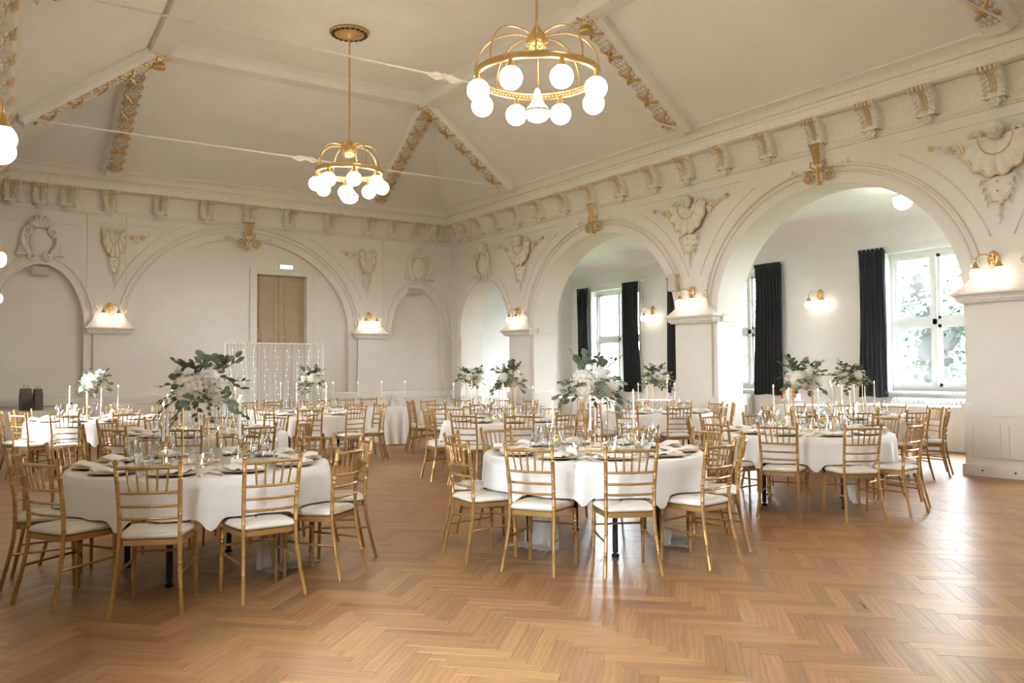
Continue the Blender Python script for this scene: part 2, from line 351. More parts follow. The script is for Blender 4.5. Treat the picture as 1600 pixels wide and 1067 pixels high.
# tie rods with a stucco rosette at mid span
for i, ty in enumerate(TRUSS):
    yy = ty-.14
    t_ = thing('tie_rod', ['thin white tie rod across the far end of the hall ceiling', 'thin white tie rod crossing behind the nearer chandelier', 'thin tie rod meeting the right cornice at the top edge'][i], 'rod', (0, yy, 5.80))
    MB().tube([(xl(yy, .5), 0, 0), (-.5, 0, 0)], .016, 8).build('bar', 'stucco', t_)
    mb = MB()
    mb.lathe([(.0, -.05), (.045, -.04), (.06, 0), (.045, .04), (0, .05)], 8, (-5.55, 0, 0))
    for sg in (-1, 1):
        mb.tube([(-5.55, 0, 0), (-5.55+sg*.12, 0, .03), (-5.55+sg*.22, 0, 0), (-5.55+sg*.30, 0, .015)], [.03, .03, .02, .006], 6)
        mb.tube([(-5.55, 0, 0), (-5.55+sg*.14, 0, -.05), (-5.55+sg*.28, 0, -.02)], [.03, .035, .008], 6)
    mb.build('rosette', 'stucco', t_)
    for x_ in (xl(yy, .52), -.52): MB().lathe([(.05, -.05), (.05, .05)], 10, (x_, 0, 0)).build('end_socket', 'stucco', t_)

# ---- cornice (swept) and frieze moulding
PERIM = [(0, YF), (0, 0), (XL0, 0), (xl(YF), YF)]
def sweep(prof, closed=False, pts=PERIM):
    # prof: (offset from wall into room, z)
    rings = []
    n = len(pts)
    def off_pt(i, off):
        p_ = Vector(pts[i]).to_2d()
        def nrm(a, b):
            d = (Vector(b)-Vector(a)).normalized(); return Vector((-d.y, d.x))
        if i == 0: return p_+nrm(pts[0], pts[1])*off
        if i == n-1: return p_+nrm(pts[-2], pts[-1])*off
        n1 = nrm(pts[i-1], pts[i]); n2 = nrm(pts[i], pts[i+1]); m = (n1+n2).normalized(); return p_+m*(off/max(.2, m.dot(n1)))
    for i in range(n): rings.append([(*off_pt(i, o), z) for o, z in prof])
    return MB().loft(rings, False, False)
cor = [(.0, 5.40), (.25, 5.41), (.30, 5.42), (.322, 5.435), (.322, 5.56), (.335, 5.57), (.335, 5.60), (.26, 5.625), (.255, 5.66), (.29, 5.665), (.30, 5.70), (.34, 5.76), (.40, 5.80), (.43, 5.815), (.43, 5.845), (.40, 5.86)]
trim_1 = tag(sweep(cor).build('trim_1', 'stucco', None, True, 28), 'deep moulded plaster cornice under the ceiling', 'cornice', None, 'structure')
frz = [(0, 4.93), (.025, 4.935), (.03, 4.96), (.05, 4.975), (.055, 5.0), (.03, 5.015), (.02, 5.03), (.012, 5.10), (.03, 5.22), (.10, 5.33), (.20, 5.40)]
trim_2 = tag(sweep(frz).build('trim_2', 'stucco', None, True, 28), 'coved frieze moulding below the cornice', 'moulding', None, 'structure')

# ---- brackets
def bracket_mesh():
    path = [(.315, 5.43), (.31, 5.40), (.27, 5.365), (.20, 5.315), (.155, 5.25), (.13, 5.18), (.115, 5.11), (.115, 5.06), (.135, 5.03)]
    rings = []
    for i, (o, z) in enumerate(path):
        w = .165-.045*i/(len(path)-1)
        ring = [(-w, .02, z)]
        for j in range(13):
            u = -1+j/6; ridge = .022*abs(math.cos(u*2.5*PI))**.6+(.018 if abs(u) > .82 else 0)
            ring.append((u*w, -(o+ridge), z))
        ring.append((w, .02, z)); rings.append(ring)
    b = MB().loft(rings, False, False)
    for sg in (-1, 1):  # acanthus curls
        for q in range(5):
            o, z = path[2+q]; b.tube([(sg*.05, -o-.03, z+.03), (sg*.10, -o-.055, z+.015), (sg*.15, -o-.03, z-.02), (sg*.13, -o-.035, z-.045)], [.012, .017, .014, .006], 5)
    b.box(-.15, .15, -.16, .0, 5.035, 5.06)
    sc_ = MB(); 
    for q in range(7): sc_.ball((0+.05*math.cos(q*2*PI/6)*(q > 0), -.115-.02*(q == 0), 4.985+.045*math.sin(q*2*PI/6)*(q > 0)), .036, 8, 5)
    for sg in (-1, 1): sc_.tube([(x, y-.08, z) for x, y, z in spiral((sg*.09, 5.0), .04, 1.3, PI/2, 14, sg)], .014, 5)
    g = MB()
    for q in range(-2, 3): g.tube([(q*.055, -.28, 5.43), (q*.06, -.355, 5.405), (q*.062, -.34, 5.36), (q*.05, -.29, 5.33)], [.02, .024, .018, .006], 6)
    for q in (-1, 0, 1): g.tube([(q*.04, -.30, 5.36), (q*.035, -.225, 5.31), (q*.03, -.175, 5.22), (q*.028, -.15, 5.10)], [.007, .011, .010, .006], 5)
    return b.mesh('cornice_bracket', M['stucco']), sc_.mesh('scroll_foot', M['stucco']), g.mesh('gilt_leaf', M['giltlight'])
BM = bracket_mesh()
def bracket(wall, loc, rz):
    o = link('cornice_bracket', BM[0], wall, loc, rz); link('scroll_foot', BM[1], o); link('gilt_leaf', BM[2], o)
RZB, RZR, RZL = 0, -PI/2, PI/2+math.atan(SL)*-1
for x in (-10.45, -9.93, -9.42, -8.6, -7.58, -6.56, -5.57, -4.6, -3.55, -2.51, -1.81, -1.12, -.50): bracket(wall_back, (x, 0, 0), RZB)
RBR = [-.52, -1.05, -1.74, -2.55, -3.43, -4.33, -5.28, -6.23, -7.16, -8.12, -9.02, -9.92, -10.87, -11.84, -12.8, -13.66, -14.6, -15.5, -16.4]
for y in RBR: bracket(wall_right, (0, y, 0), RZR)
for y in [-.6-.93*i for i in range(20)]: bracket(wall_left, (xl(y), y, 0), RZL)

# ---- archivolts, spandrel beads, keystones
def arch_band(wall, mp, o, r0, r1, h, name='archivolt', m='stucco', t0=0., t1=1., n=48):
    sa, sb, z0, zs, rise = o; c = (sa+sb)/2; a = (sb-sa)/2
    rings = []
    for i in range(n+1):
        th = PI*(t0+(t1-t0)*i/n); ring = []
        for (rr, d) in ((r0, .01), (r0, -h*.6), (r0+(r1-r0)*.25, -h), (r1-(r1-r0)*.25, -h), (r1, -h*.6), (r1, .01)):
            ring.append(mp(c+(a+rr)*math.cos(th), d, zs+(rise+rr)*math.sin(th)))
        rings.append(ring)
    return MB().loft(rings, False, False).build(name, m, wall, True, 50)
for (w, mp, o, big) in ((wall_right, mright, R_A1, 1), (wall_right, mright, R_A2, 1), (wall_right, mright, R_A3, 1), (wall_right, mright, R_SMALL, 0), (wall_back, mback, B_C, 1), (wall_back, mback, B_L, 0), (wall_back, mback, B_R, 0)):
    arch_band(w, mp, o, .17, .21, .035, 'archivolt_bead')
    if big: arch_band(w, mp, o, .26, .31, .045, 'archivolt_bead'); arch_band(w, mp, o, .50, .525, .02, 'spandrel_bead', t0=.10, t1=.34); arch_band(w, mp, o, .50, .525, .02, 'spandrel_bead', t0=.66, t1=.90)
    else: arch_band(w, mp, o, .0, .035, .03, 'archivolt_bead')
def hbead(wall, mp, s0, s1, z, w=.022, h=.018):
    b = MB(); b.loft([[mp(s, .01, z-w/2), mp(s, -h, z-w*.3), mp(s, -h, z+w*.3), mp(s, .01, z+w/2)] for s in (s0, s1)], False, False); b.build('panel_bead', 'stucco', wall, True)
for a, b in ((-10.3, -13.2),): pass
for s0, s1 in ((-7.6, -10.2), (-13.2, -16.2), (-2.7, -4.9)): hbead(wall_right, mright, s0, s1, 4.78)
hbead(wall_right, mright, -.3, -2.6, 4.70)
for s0, s1 in ((-11.0, -9.2), (-1.9, -.1), (-8.95, -7.4), (-3.7, -2.2)): hbead(wall_back, mback, s0, s1, 4.66 if s0 in (-11.0, -1.9) else 4.75)
def vbead(wall, mp, s, z0, z1):
    MB().loft([[mp(s-.012, .01, z), mp(s-.008, -.018, z), mp(s+.008, -.018, z), mp(s+.012, .01, z)] for z in (z0, z1)], False, False).build('panel_bead', 'stucco', wall, True)
for s in (-9.02, -8.25, -2.85, -2.05): vbead(wall_back, mback, s, 2.9, 4.93)
def keystone(wall, loc, rz, s=1.0):
    body = MB()
    body.loft([[(-.10, 0, 5.05), (-.10, -.16, 5.05), (.10, -.16, 5.05), (.10, 0, 5.05)], [(-.075, 0, 4.72), (-.075, -.09, 4.72), (.075, -.09, 4.72), (.075, 0, 4.72)], [(-.05, 0, 4.45), (-.05, -.06, 4.45), (.05, -.06, 4.45), (.05, 0, 4.45)]])
    o = body.build('keystone', 'stucco', wall, False, loc=loc, rz=rz)
    g = MB()
    for q in range(-2, 3): g.tube([(q*.036, -.17, 5.02), (q*.030, -.125, 4.86), (q*.022, -.105, 4.72)], .013, 5)
    g.tube([(-.10, -.175, 5.03), (.10, -.175, 5.03)], .016, 5)
    for sg in (-1, 1):
        g.tube([(x, y-.07, z) for x, y, z in spiral((sg*.17, 4.53), .11, 1.6, PI*(.6 if sg > 0 else .4), 26, -sg)], .017, 6)
        g.tube([(sg*.06, -.09, 4.74), (sg*.13, -.08, 4.78), (sg*.15, -.08, 4.70), (sg*.07, -.09, 4.66), (sg*.03, -.09, 4.60)], .014, 5)
    g.tube([(-.10, -.08, 4.60), (.10, -.08, 4.60)], .012, 5); g.box(-.02, .02, -.10, -.02, 4.40, 4.70)
    g.build('gilt_scroll', 'gilt', o)
    w_ = MB()
    for sg in (-1, 1):
        for q in range(3):
            w_.tube([(sg*(.28+q*.09), -.02, 4.62-q*.0), (sg*(.33+q*.09), -.05, 4.66+.02*q), (sg*(.38+q*.09), -.02, 4.64), (sg*(.36+q*.09), -.03, 4.60)], [.012, .022, .016, .006], 6)
    w_.build('stucco_leaf', 'stucco', o)
keystone(wall_back, (-5.57, 0, 0), RZB); keystone(wall_right, (0, -6.23, 0), RZR); keystone(wall_right, (0, -11.84, 0), RZR); keystone(wall_right, (0, -17.36, 0), RZR)
# ---- reliefs
def flower(mb, x, z, r, y=-.03):
    mb.ball((x, y-.012, z), r*.4, 8, 5)
    for q in range(5): mb.ball((x+r*.62*math.cos(q*1.257), y, z+r*.62*math.sin(q*1.257)), r*.46, 7, 5, (1, .6, 1))
def shell_relief(wall, loc, rz, sides=(-1, 1), half=False, s=1.0):
    k = 40; rad = .42*s; cz = 4.55; f = MB(); rings = []
    a0, a1 = PI, 2*PI
    if half: a0 = 1.25*PI if sides[0] < 0 else PI; a1 = 2*PI if sides[0] < 0 else 1.75*PI
    if half: a0, a1 = PI, 2*PI
    hx = .5 if half else 1
    for i in range(9):
        t = i/8; ring = []
        for j in range(k+1):
            a = a0+(a1-a0)*j/k; rr = rad*(.12+.88*t)*(1+.045*math.cos(14*a)*t)
            d = .03+.06*math.sin(PI*min(1, t*.9))+.055*abs(math.cos(7*a))**.7*t
            ring.append((rr*math.cos(a)*hx*1.08, -d, cz+rr*math.sin(a)*1.25))
        rings.append(ring)
    o = f.loft(rings, False, False).build('shell_relief', 'stucco', wall, True, 60, loc=loc, rz=rz)
    rim = [(rad*1.01*(1+.045*math.cos(14*a))*math.cos(a)*hx*1.08, -.085, cz+rad*1.01*(1+.045*math.cos(14*a))*math.sin(a)*1.25) for a in [a0+(a1-a0)*j/56 for j in range(57)]]
    MB().tube(rim, .022, 6).build('gilt_rim', 'giltlight', o)
    MB().tube([(rad*.5*math.cos(a)*hx*1.08, -.11, cz+rad*.5*math.sin(a)*1.25) for a in [PI+PI*j/24 for j in range(25)]], .012, 5).build('gilt_rim', 'giltlight', o)
    for sg in (-1, 1): MB().tube([(x, y-.07, z) for x, y, z in spiral((sg*.28*s*hx, cz+.03), .105*s, 1.7, -PI/2, 26, sg)], .024, 6).build('scroll', 'stucco', o)
    if not half:
        h = MB().ball((0, -.10, cz+.06), .115*s, 16, 12, (.85, .9, 1.08))
        h.ball((0, -.205, cz+.05), .018*s, 8, 6, (.8, 1, 1.3))                       # nose
        for sg in (-1, 1): h.ball((sg*.042, -.185, cz+.03), .035*s, 8, 6); h.ball((sg*.036, -.196, cz+.085), .014*s, 6, 5, (1.3, .6, .8)); h.ball((sg*.10, -.10, cz+.05), .025*s, 6, 5)
        h.ball((0, -.195, cz+.005), .018*s, 8, 5, (1.3, .7, .6)); h.ball((0, -.17, cz-.03), .03*s, 8, 6)
        for q in range(9): h.ball((.10*math.cos(PI*q/8), -.12, cz+.08+.085*math.sin(PI*q/8)), .032*s, 6, 5)
        h.build('cherub_head', 'stucco', o)
    for sg in sides:
        for q, (dx, dz, r) in enumerate(((.40, .0, .055), (.50, -.06, .07), (.55, .04, .05), (.63, .01, .06), (.72, .04, .04), (.80, .08, .03), (.92, .10, .045))):
            if half and q > 5: continue
            fm = MB(); flower(fm, sg*dx*(1 if not half else .9), cz+dz-.07, r); fm.build('garland_flower', 'stucco' if q % 3 else 'giltlight', o)
    lw = MB()   # shield and leaf drop below
    sh = [(-.20, 4.02), (-.17, 3.80), (-.08, 3.68), (0, 3.62), (.08, 3.68), (.17, 3.80), (.20, 4.02)]
    lw.loft([[(x*hx, -.015, z) for x, z in sh], [(x*.8*hx, -.05, z*.85+.15*3.9) for x, z in sh], [(x*.3*hx, -.065, z*.3+.7*3.9) for x, z in sh]], True, True)
    for sg in (-1, 1):
        for q in range(4): lw.tube([(sg*.05*hx, -.03, 3.98-q*.1), (sg*(.22-.03*q)*hx, -.06, 3.99-q*.1), (sg*(.27-.04*q)*hx, -.02, 3.90-q*.1)], [.012, .026, .006], 6)
    for q in range(5): lw.ball((.02*(q % 2), -.035, 3.60-.055*q), .034-.004*q, 7, 5)
    lw.build('leaf_drop', 'stucco', o)
    dt = MB()
    for z in (3.93, 3.80, 3.66): dt.ball((0, -.075, z), .014, 6, 5)
    dt.build('gilt_stud', 'gilt', o)
for y in (-14.58, -8.98, -3.42): shell_relief(wall_right, (0, y, 0), RZR)
for x, sd in ((-8.50, (1,)), (-2.50, (-1,))): shell_relief(wall_back, (x, 0, 0), RZB, sd, True)
def cartouche(wall, loc, rz):
    o = MB().ball((0, -.0, 4.25), .21, 20, 12, (1, .35, 1.45)).build('cartouche', 'stucco', wall, True, loc=loc, rz=rz)
    sc_ = MB(); g = MB()
    for sg in (-1, 1):
        sc_.tube([(x, y-.07, z) for x, y, z in spiral((sg*.22, 4.45), .10, 1.6, -PI/2, 24, sg)], .034, 7)
        sc_.tube([(x, y-.07, z) for x, y, z in spiral((sg*.15, 3.92), .085, 1.6, PI/2, 24, sg)], .03, 7)
        sc_.tube([(sg*.31, -.05, 4.45), (sg*.33, -.07, 4.30), (sg*.31, -.07, 4.15), (sg*.22, -.08, 4.02), (sg*.20, -.06, 3.93)], [.03, .045, .05, .04, .03], 7)
        for q in range(4): sc_.tube([(sg*.20, -.03, 4.06-q*.03), (sg*(.36+.03*q), -.05, 4.12-q*.05), (sg*(.44-.02*q), -.02, 4.06-q*.06)], [.02, .035, .006], 6)
        g.tube([(x, y-.11, z) for x, y, z in spiral((sg*.22, 4.45), .055, 1.2, -PI/2, 16, sg)], .012, 5); g.tube([(x, y-.10, z) for x, y, z in spiral((sg*.15, 3.92), .05, 1.2, PI/2, 16, sg)], .012, 5)
    sc_.build('scroll', 'stucco', o); g.build('gilt_scroll', 'giltlight', o)
    cr = MB()
    for q in range(7):
        a = PI*(.1+.8*q/6); cr.tube([(.06*math.cos(a), -.05, 4.55), (.17*math.cos(a), -.10, 4.57+.13*math.sin(a)), (.24*math.cos(a), -.04, 4.58+.24*math.sin(a))], [.03, .045, .01], 6)
    for q in range(5): flower(cr, -.20+.10*q, 4.55+.05*math.sin(q*PI/4), .06, -.06)
    cr.build('leaf_crest', 'stucco', o)
for x in (-9.92, -.98): cartouche(wall_back, (x, 0, 0), RZB)
cartouche(wall_right, (0, -1.70, 0), RZR)
# ---- impost ledges with flared tops, pier shafts, wainscot
def pier(wall, loc, rz, hw, side_l=True, rail=True, base=True, narrow=None):
    n = narrow or hw*.70
    fl = MB(); rings = []
    for i in range(13):
        t = i/12; z = 2.46+.52*t; w = n+(hw+.09-n)*(1-t)**2.4; d = .03+.19*(1-t)**2.4
        rings.append([(-w, .03, z), (-w, -d, z), (w, -d, z), (w, .03, z)])
    o = fl.loft(rings).build('flared_capital', 'stucco', wall, True, 50, loc=loc, rz=rz)
    lp = [(.07, 2.33), (.09, 2.335), (.10, 2.36), (.12, 2.365), (.12, 2.40), (.135, 2.405), (.15, 2.43), (.18, 2.44), (.18, 2.465), (.10, 2.47)]
    MB().loft([[(-(hw-.06)-d, .03, z), (-(hw-.06)-d, -d-.04, z), ((hw-.06)+d, -d-.04, z), ((hw-.06)+d, .03, z)] for d, z in lp]).build('impost_ledge', 'stucco', o, False)
    MB().box(-hw+.07, hw-.07, -.055, .03, .96, 2.34).build('pier_shaft', 'wall', o, False)
    for sg in (-1, 1): MB().tube([(x, y-.10, z) for x, y, z in spiral((sg*(n+.03), 2.84), .07, 1.4, PI/2, 20, sg)], .02, 6).build('corner_scroll', 'stucco', o)
    return o
for x in (-8.58, -2.45): pier(wall_back, (x, 0, 0), RZB, .39)
for y in (-3.40, -9.085, -14.59): pier(wall_right, (0, y, 0), RZR, .50, narrow=.30)
# small impost at the corners
for (x, y, rz, w) in ((-.10, 0, RZB, wall_back), (0, -.30, RZR, wall_right), (-10.9, 0, RZB, wall_back)):
    b = MB()
    for d, z0, z1 in ((.04, 2.36, 2.42), (.06, 2.42, 2.50), (.035, 2.5, 2.53)): b.box(-.19-d*.3, .19+d*.3, -d-.03, .02, z0, z1)
    b.box(-.15, .15, -.045, .02, .95, 2.36); b.build('corner_impost', 'stucco', w, False, loc=(x, y, 0), rz=rz)
# reveal imposts (side of the piers, along the wall thickness)
def ledge_y(y, sg):
    b = MB()
    for d, z0, z1 in ((.03, 2.34, 2.38), (.05, 2.38, 2.45), (.075, 2.45, 2.48)): b.box(.10, TH+.02, y, y+sg*d, z0, z1)
    b.build('reveal_ledge', 'stucco', wall_right, False)
# chair rail / wainscot / base
def run(wall, mp, s0, s1, panels=True):
    rail = [(.0, .80), (.045, .805), (.05, .93), (.035, .96), (.0, .97)]
    MB().loft([[mp(s, -d, z) for d, z in rail] for s in (s0, s1)], False, False).build('chair_rail', 'wall', wall, False)
    base = [(.0, 0), (.045, 0), (.045, .11), (.035, .14), (0, .145)]
    MB().loft([[mp(s, -d, z) for d, z in base] for s in (s0, s1)], False, False).build('skirting', 'wall', wall, False)
    if panels:
        n = max(1, int(abs(s1-s0)/.75)); w = (s1-s0)/n
        for i in range(n):
            a = s0+w*(i+.12); b = s0+w*(i+.88); z0, z1 = .25, .70; bd = MB()
            for (q0, q1, y0, y1) in ((a, b, z0, z0+.014), (a, b, z1-.014, z1), (a, a+.014*(1 if w > 0 else -1), z0, z1), (b-.014*(1 if w > 0 else -1), b, z0, z1)):
                bd.loft([[mp(q0, .005, y0), mp(q1, .005, y0), mp(q1, .005, y1), mp(q0, .005, y1)], [mp(q0, -.012, y0), mp(q1, -.012, y0), mp(q1, -.012, y1), mp(q0, -.012, y1)]])
            bd.build('wainscot_panel', 'wall', wall, False)
run(wall_back, mback, XL0, DX0-.3); run(wall_back, mback, DX1+.3, -.02)
def mback2(s_, d, z): return (s_, .14+d, z)
for a, b in ((-10.72, -9.08), (-8.13, DX0-.2), (DX1+.2, -3.0), (-1.8, -.24)):
    MB().loft([[mback2(s, -d, z) for d, z in [(0, .80), (.14, .805), (.14, .96), (0, .97)]] for s in (a, b)], False, False).build('chair_rail', 'wall', wall_back, False)
    MB().loft([[mback2(s, -d, z) for d, z in [(0, 0), (.14, 0), (.14, .80), (0, .80)]] for s in (a, b)], False, False).build('wainscot', 'wall', wall_back, False)
# piers on the right: wrap rail and base round the pier
for (a, b) in ((-3.92, -2.88), (-9.61, -8.56), (-15.12, -14.06), (-.56, 0)):
    for (d, z0, z1, nm) in ((.05, .81, .965, 'chair_rail'), (.05, 0, .145, 'skirting'), (.02, .145, .81, 'wainscot')):
        ring = lambda e: [(-e, a-e), (TH+e, a-e), (TH+e, b+e), (-e, b+e)]
        MB().loft([[(x, y, z0) for x, y in ring(d)], [(x, y, z1) for x, y in ring(d)], [(x, y, z1+.012) for x, y in ring(d*.6)]]).build(nm, 'wall', wall_right, False)
    if b-a > .9:
        for k in range(2):
            y0 = b-.07-.48*k; bd = MB()
            for (q0, q1, z0, z1) in ((y0, y0-.38, .25, .262), (y0, y0-.38, .69, .702), (y0, y0-.012, .25, .70), (y0-.368, y0-.38, .25, .70)): bd.box(-.032, -.015, q0, q1, z0, z1)
            bd.build('wainscot_panel', 'wall', wall_right, False)
        for k in range(2): MB().lathe([(.012, 0), (.012, .01)], 8).xf(Matrix.Translation((-.05, b-.22-.42*k, .08)) @ Matrix.Rotation(-PI/2, 4, 'Y')).build('vent_hole', 'black', wall_right)
    for sg, e in ((1, b), (-1, a)):
        if b-a > .9: ledge_y(e, sg)
run(wall_left, mleft, -.1, -22, False)

# ------------------------------------------------------------------ floor
LP, WP = .50, .092
floor = struct(MB().box(-13.4, XW+.5, YF-.5, .5, -.06, -.004), 'floor', M['subfloor'], 'honey oak herringbone parquet floor', 'floor')
def plank_list():
    out = []; c45 = math.cos(PI/4)
    def w(u, v_): return (c45*u-c45*v_, c45*u+c45*v_)
    for j in range(-26, 40):
        for k in range(-340, 200):
            u0, v0 = k*WP+j*LP, k*WP-j*LP
            for o in (0, 1):
                if o == 0: r = (u0, u0+LP, v0, v0+WP)
                else: r = (u0, u0+WP, v0+WP, v0+WP+LP)
                cx, cy_ = w((r[0]+r[1])/2, (r[2]+r[3])/2)
                if -12.6 < cx < XW+.1 and -20.6 < cy_ < .25: 
                    px, py, d = project((cx, cy_, 0))
                    if d > .5 and -160 < px < 1760 and py < 1200: out.append((d, o, r, [w(r[0], r[2]), w(r[1], r[2]), w(r[1], r[3]), w(r[0], r[3])], px, py))
    out.sort(key=lambda q: q[0]); return out
def add_plank(q, V, F, UV, RN):
    d, o, r, cs, px, py = q; g = .0014; c = (sum(x for x, y in cs)/4, sum(y for x, y in cs)/4)
    def ins(p_, e):
        vx, vy = p_[0]-c[0], p_[1]-c[1]; l = math.hypot(vx, vy); return (p_[0]-vx/l*e, p_[1]-vy/l*e)
    n = len(V); hz = random.uniform(-.0004, .0004)
    V += [(*ins(p_, g), -.004) for p_ in cs] + [(*ins(p_, g), -.0006+hz) for p_ in cs] + [(*ins(p_, g*2.2), hz) for p_ in cs]
    for a in range(4):
        b = (a+1) % 4; F.append((n+a, n+b, n+4+b, n+4+a)); F.append((n+4+a, n+4+b, n+8+b, n+8+a))
    F.append((n+8, n+9, n+10, n+11))
    uvc = [(0, 0), (LP, 0), (LP, WP), (0, WP)] if o == 0 else [(0, 0), (0, WP), (LP, WP), (LP, 0)]
    rn = (random.random(), random.random(), random.random(), 1)
    for i in range(12): UV.append(uvc[i % 4]); RN.append(rn)
def plank_mesh(qs, name):
    V, F, UV, RN = [], [], [], []
    for q in qs: add_plank(q, V, F, UV, RN)
    me = bpy.data.meshes.new(name); me.from_pydata(V, [], F)
    at = me.color_attributes.new('rnd', 'FLOAT_COLOR', 'POINT'); at.data.foreach_set('color', [x for r in RN for x in r])
    uv = me.uv_layers.new(name='UVMap'); idx = [0]*len(me.loops); me.loops.foreach_get('vertex_index', idx)
    uv.data.foreach_set('uv', [x for i in idx for x in UV[i]]); me.materials.append(M['plank']); me.update(); return me
PL = plank_list()
vis = [q for q in PL if 0 < q[4] < 1600 and q[5] < 1075][:300]; vid = set(id(q) for q in vis)
for q in vis: link('plank', plank_mesh([q], 'plank'), floor)
tag(link('planks_beyond', plank_mesh([q for q in PL if id(q) not in vid], 'planks_beyond'), floor), None, None, None, 'stuff')

# ------------------------------------------------------------------ door, exit sign, speakers
door = tag(link('door_1', None, None, ((DX0+DX1)/2, .14, 0)), 'beige panelled double door in the end wall behind the backdrop', 'door', None, 'structure')
hw = (DX1-DX0)/2
for sg in (-1, 1):
    lf = MB().box(min(0, sg*hw)+.006, max(0, sg*hw)-.006, .20, .245, .01, DZ-.005).build('door_leaf', 'door', door, False)
    for z0, z1 in ((.2, 1.1), (1.25, 2.3), (2.42, DZ-.22)):
        x0, x1 = (sg*.12, sg*(hw-.10)); x0, x1 = min(x0, x1), max(x0, x1); b = MB()
        for (a, b_, c, d) in ((x0, x1, z0, z0+.03), (x0, x1, z1-.03, z1), (x0, x0+.03, z0, z1), (x1-.03, x1, z0, z1)): b.box(a, b_, .18, .205, c, d)
        b.build('door_moulding', 'door', lf, False)
MB().box(-hw-.1, hw+.1, .27, .32, 0, DZ+.1).build('backing_board', 'door', door, False)
MB().box(-.03, .03, .17, .20, .01, DZ-.01).build('cover_strip', 'door', door, False)
b = MB().tube([(-hw+.09, .20, 2.45), (-hw+.09, .14, 2.45), (-hw+.20, .14, 2.45)], .013, 8); b.box(-hw+.07, -hw+.11, .185, .20, 2.30, 2.56); b.build('door_handle', 'brass', door)
b = MB()
for e in (-1, 1): b.box(e*hw, e*(hw+.17), -.018, .0, 0, DZ+.14); b.box(e*(hw+.13), e*(hw+.17), -.032, .0, 0, DZ+.14)
b.box(-hw, hw, -.018, 0, DZ, DZ+.14); b.box(-hw-.17, hw+.17, -.034, 0, DZ+.11, DZ+.15); b.box(hw-.012, hw+.02, 0, .26, 0, DZ)
b.build('door_frame', 'wall', door, False)
t = thing('exit_sign', 'glowing green emergency exit sign above the beige door', 'sign', (-4.61, .08, 4.06))
MB().box(-.17, .17, -.03, .06, -.055, .055).build('housing', 'frame', t, False); MB().box(-.16, .16, -.034, -.030, -.048, .048).build('sign_face', 'exit', t, False)
b = MB(); b.ball((-.055, -.036, .03), .010, 8, 5); b.tube([(-.055, -.036, .018), (-.065, -.036, -.008)], .009, 6); b.tube([(-.065, -.036, -.008), (-.045, -.036, -.02), (-.055, -.036, -.042)], .006, 5); b.tube([(-.065, -.036, -.008), (-.085, -.036, -.03), (-.10, -.036, -.03)], .006, 5); b.tube([(-.055, -.036, .014), (-.035, -.036, .004)], .005, 5); b.tube([(-.057, -.036, .014), (-.078, -.036, .002)], .005, 5)
b.box(.0, .05, -.037, -.0345, -.04, .036); b.tube([(.07, -.036, 0), (.12, -.036, 0)], .006, 5); b.add([(.115, -.037, .022), (.145, -.037, 0), (.115, -.037, -.022)], [(0, 1, 2)])
b.build('pictogram', 'exitw', t)
def speaker(label, loc, rz, w, h, d, tilt=0):
    t = thing('wall_speaker', label, 'speaker', loc, rz)
    MB().loft([[(-w/2, 0, -h/2), (w/2, 0, -h/2), (w/2, 0, h/2), (-w/2, 0, h/2)], [(-w/2, -d*.93, -h/2), (w/2, -d*.93, -h/2), (w/2, -d*.93+tilt, h/2), (-w/2, -d*.93+tilt, h/2)], [(-w/2+.012, -d, -h/2+.012), (w/2-.012, -d, -h/2+.012), (w/2-.012, -d+tilt, h/2-.012), (-w/2+.012, -d+tilt, h/2-.012)]]).build('cabinet', 'box', t, False)
    g = MB()
    for i in range(7): g.box(-w/2+.02, w/2-.02, -d-.004, -d+.002, -h/2+.02+i*(h-.04)/7, -h/2+.03+i*(h-.04)/7)
    if not tilt: g.build('grille', 'box', t, False)
    b = MB().box(-.03, .03, 0, .14, -.03, .03); b.build('bracket', 'frame', t, False)
speaker('beige loudspeaker box under the cartouche of the leftmost blind arch', (-9.92, .0, 3.62), RZB, .32, .17, .12)
speaker('beige loudspeaker box under the cartouche next to the room corner', (-1.13, .0, 3.62), RZB, .36, .16, .12)
speaker('upright beige loudspeaker on the edge of the pier between the two big arches', (-.03, -8.62, 3.12), RZR+.25, .17, .33, .17)

# ------------------------------------------------------------------ sconces
def sconce(label, loc, rz, scale=1.0):
    t = thing('wall_sconce', label, 'sconce', loc, rz); t.scale = (scale,)*3
    pl = MB().ball((0, -.02, 0), .075, 16, 10, (1, .3, 1.5)).build('back_plate', 'brass', t); MB().ball((0, -.045, 0), .04, 12, 8, (1, .5, 1.4)).build('boss', 'brass', t)
    for sg in (-1, 1):
        MB().tube([(0, -.05, .01), (sg*.05, -.11, .06), (sg*.11, -.16, .055), (sg*.145, -.18, .01), (sg*.15, -.18, -.05)], .010, 8).build('arm', 'brass', t)
        MB().lathe([(.012, .03), (.02, .02), (.035, -.02), (.05, -.045), (.052, -.055)], 14, (sg*.15, -.18, -.075)).build('lamp_cup', 'brass', t)
        MB().ball((sg*.15, -.18, -.19), .078, 20, 14).build('lamp_globe', 'sglobe', t)
    return t
SC_Z = 2.90
sconce('brass two-globe sconce on the back wall pillar left of the door', (-8.58, -.05, SC_Z), RZB); sconce('brass two-globe sconce on the back wall pillar right of the door', (-2.47, -.05, SC_Z), RZB)
sconce('brass two-globe sconce on the pier beside the small arch', (-.05, -3.36, SC_Z), RZR)
sconce('brass two-globe sconce on the pier between the two big arches', (-.05, -9.06, SC_Z), RZR)
sconce('brass two-globe sconce on the pier at the right picture edge', (-.05, -14.50, SC_Z), RZR)
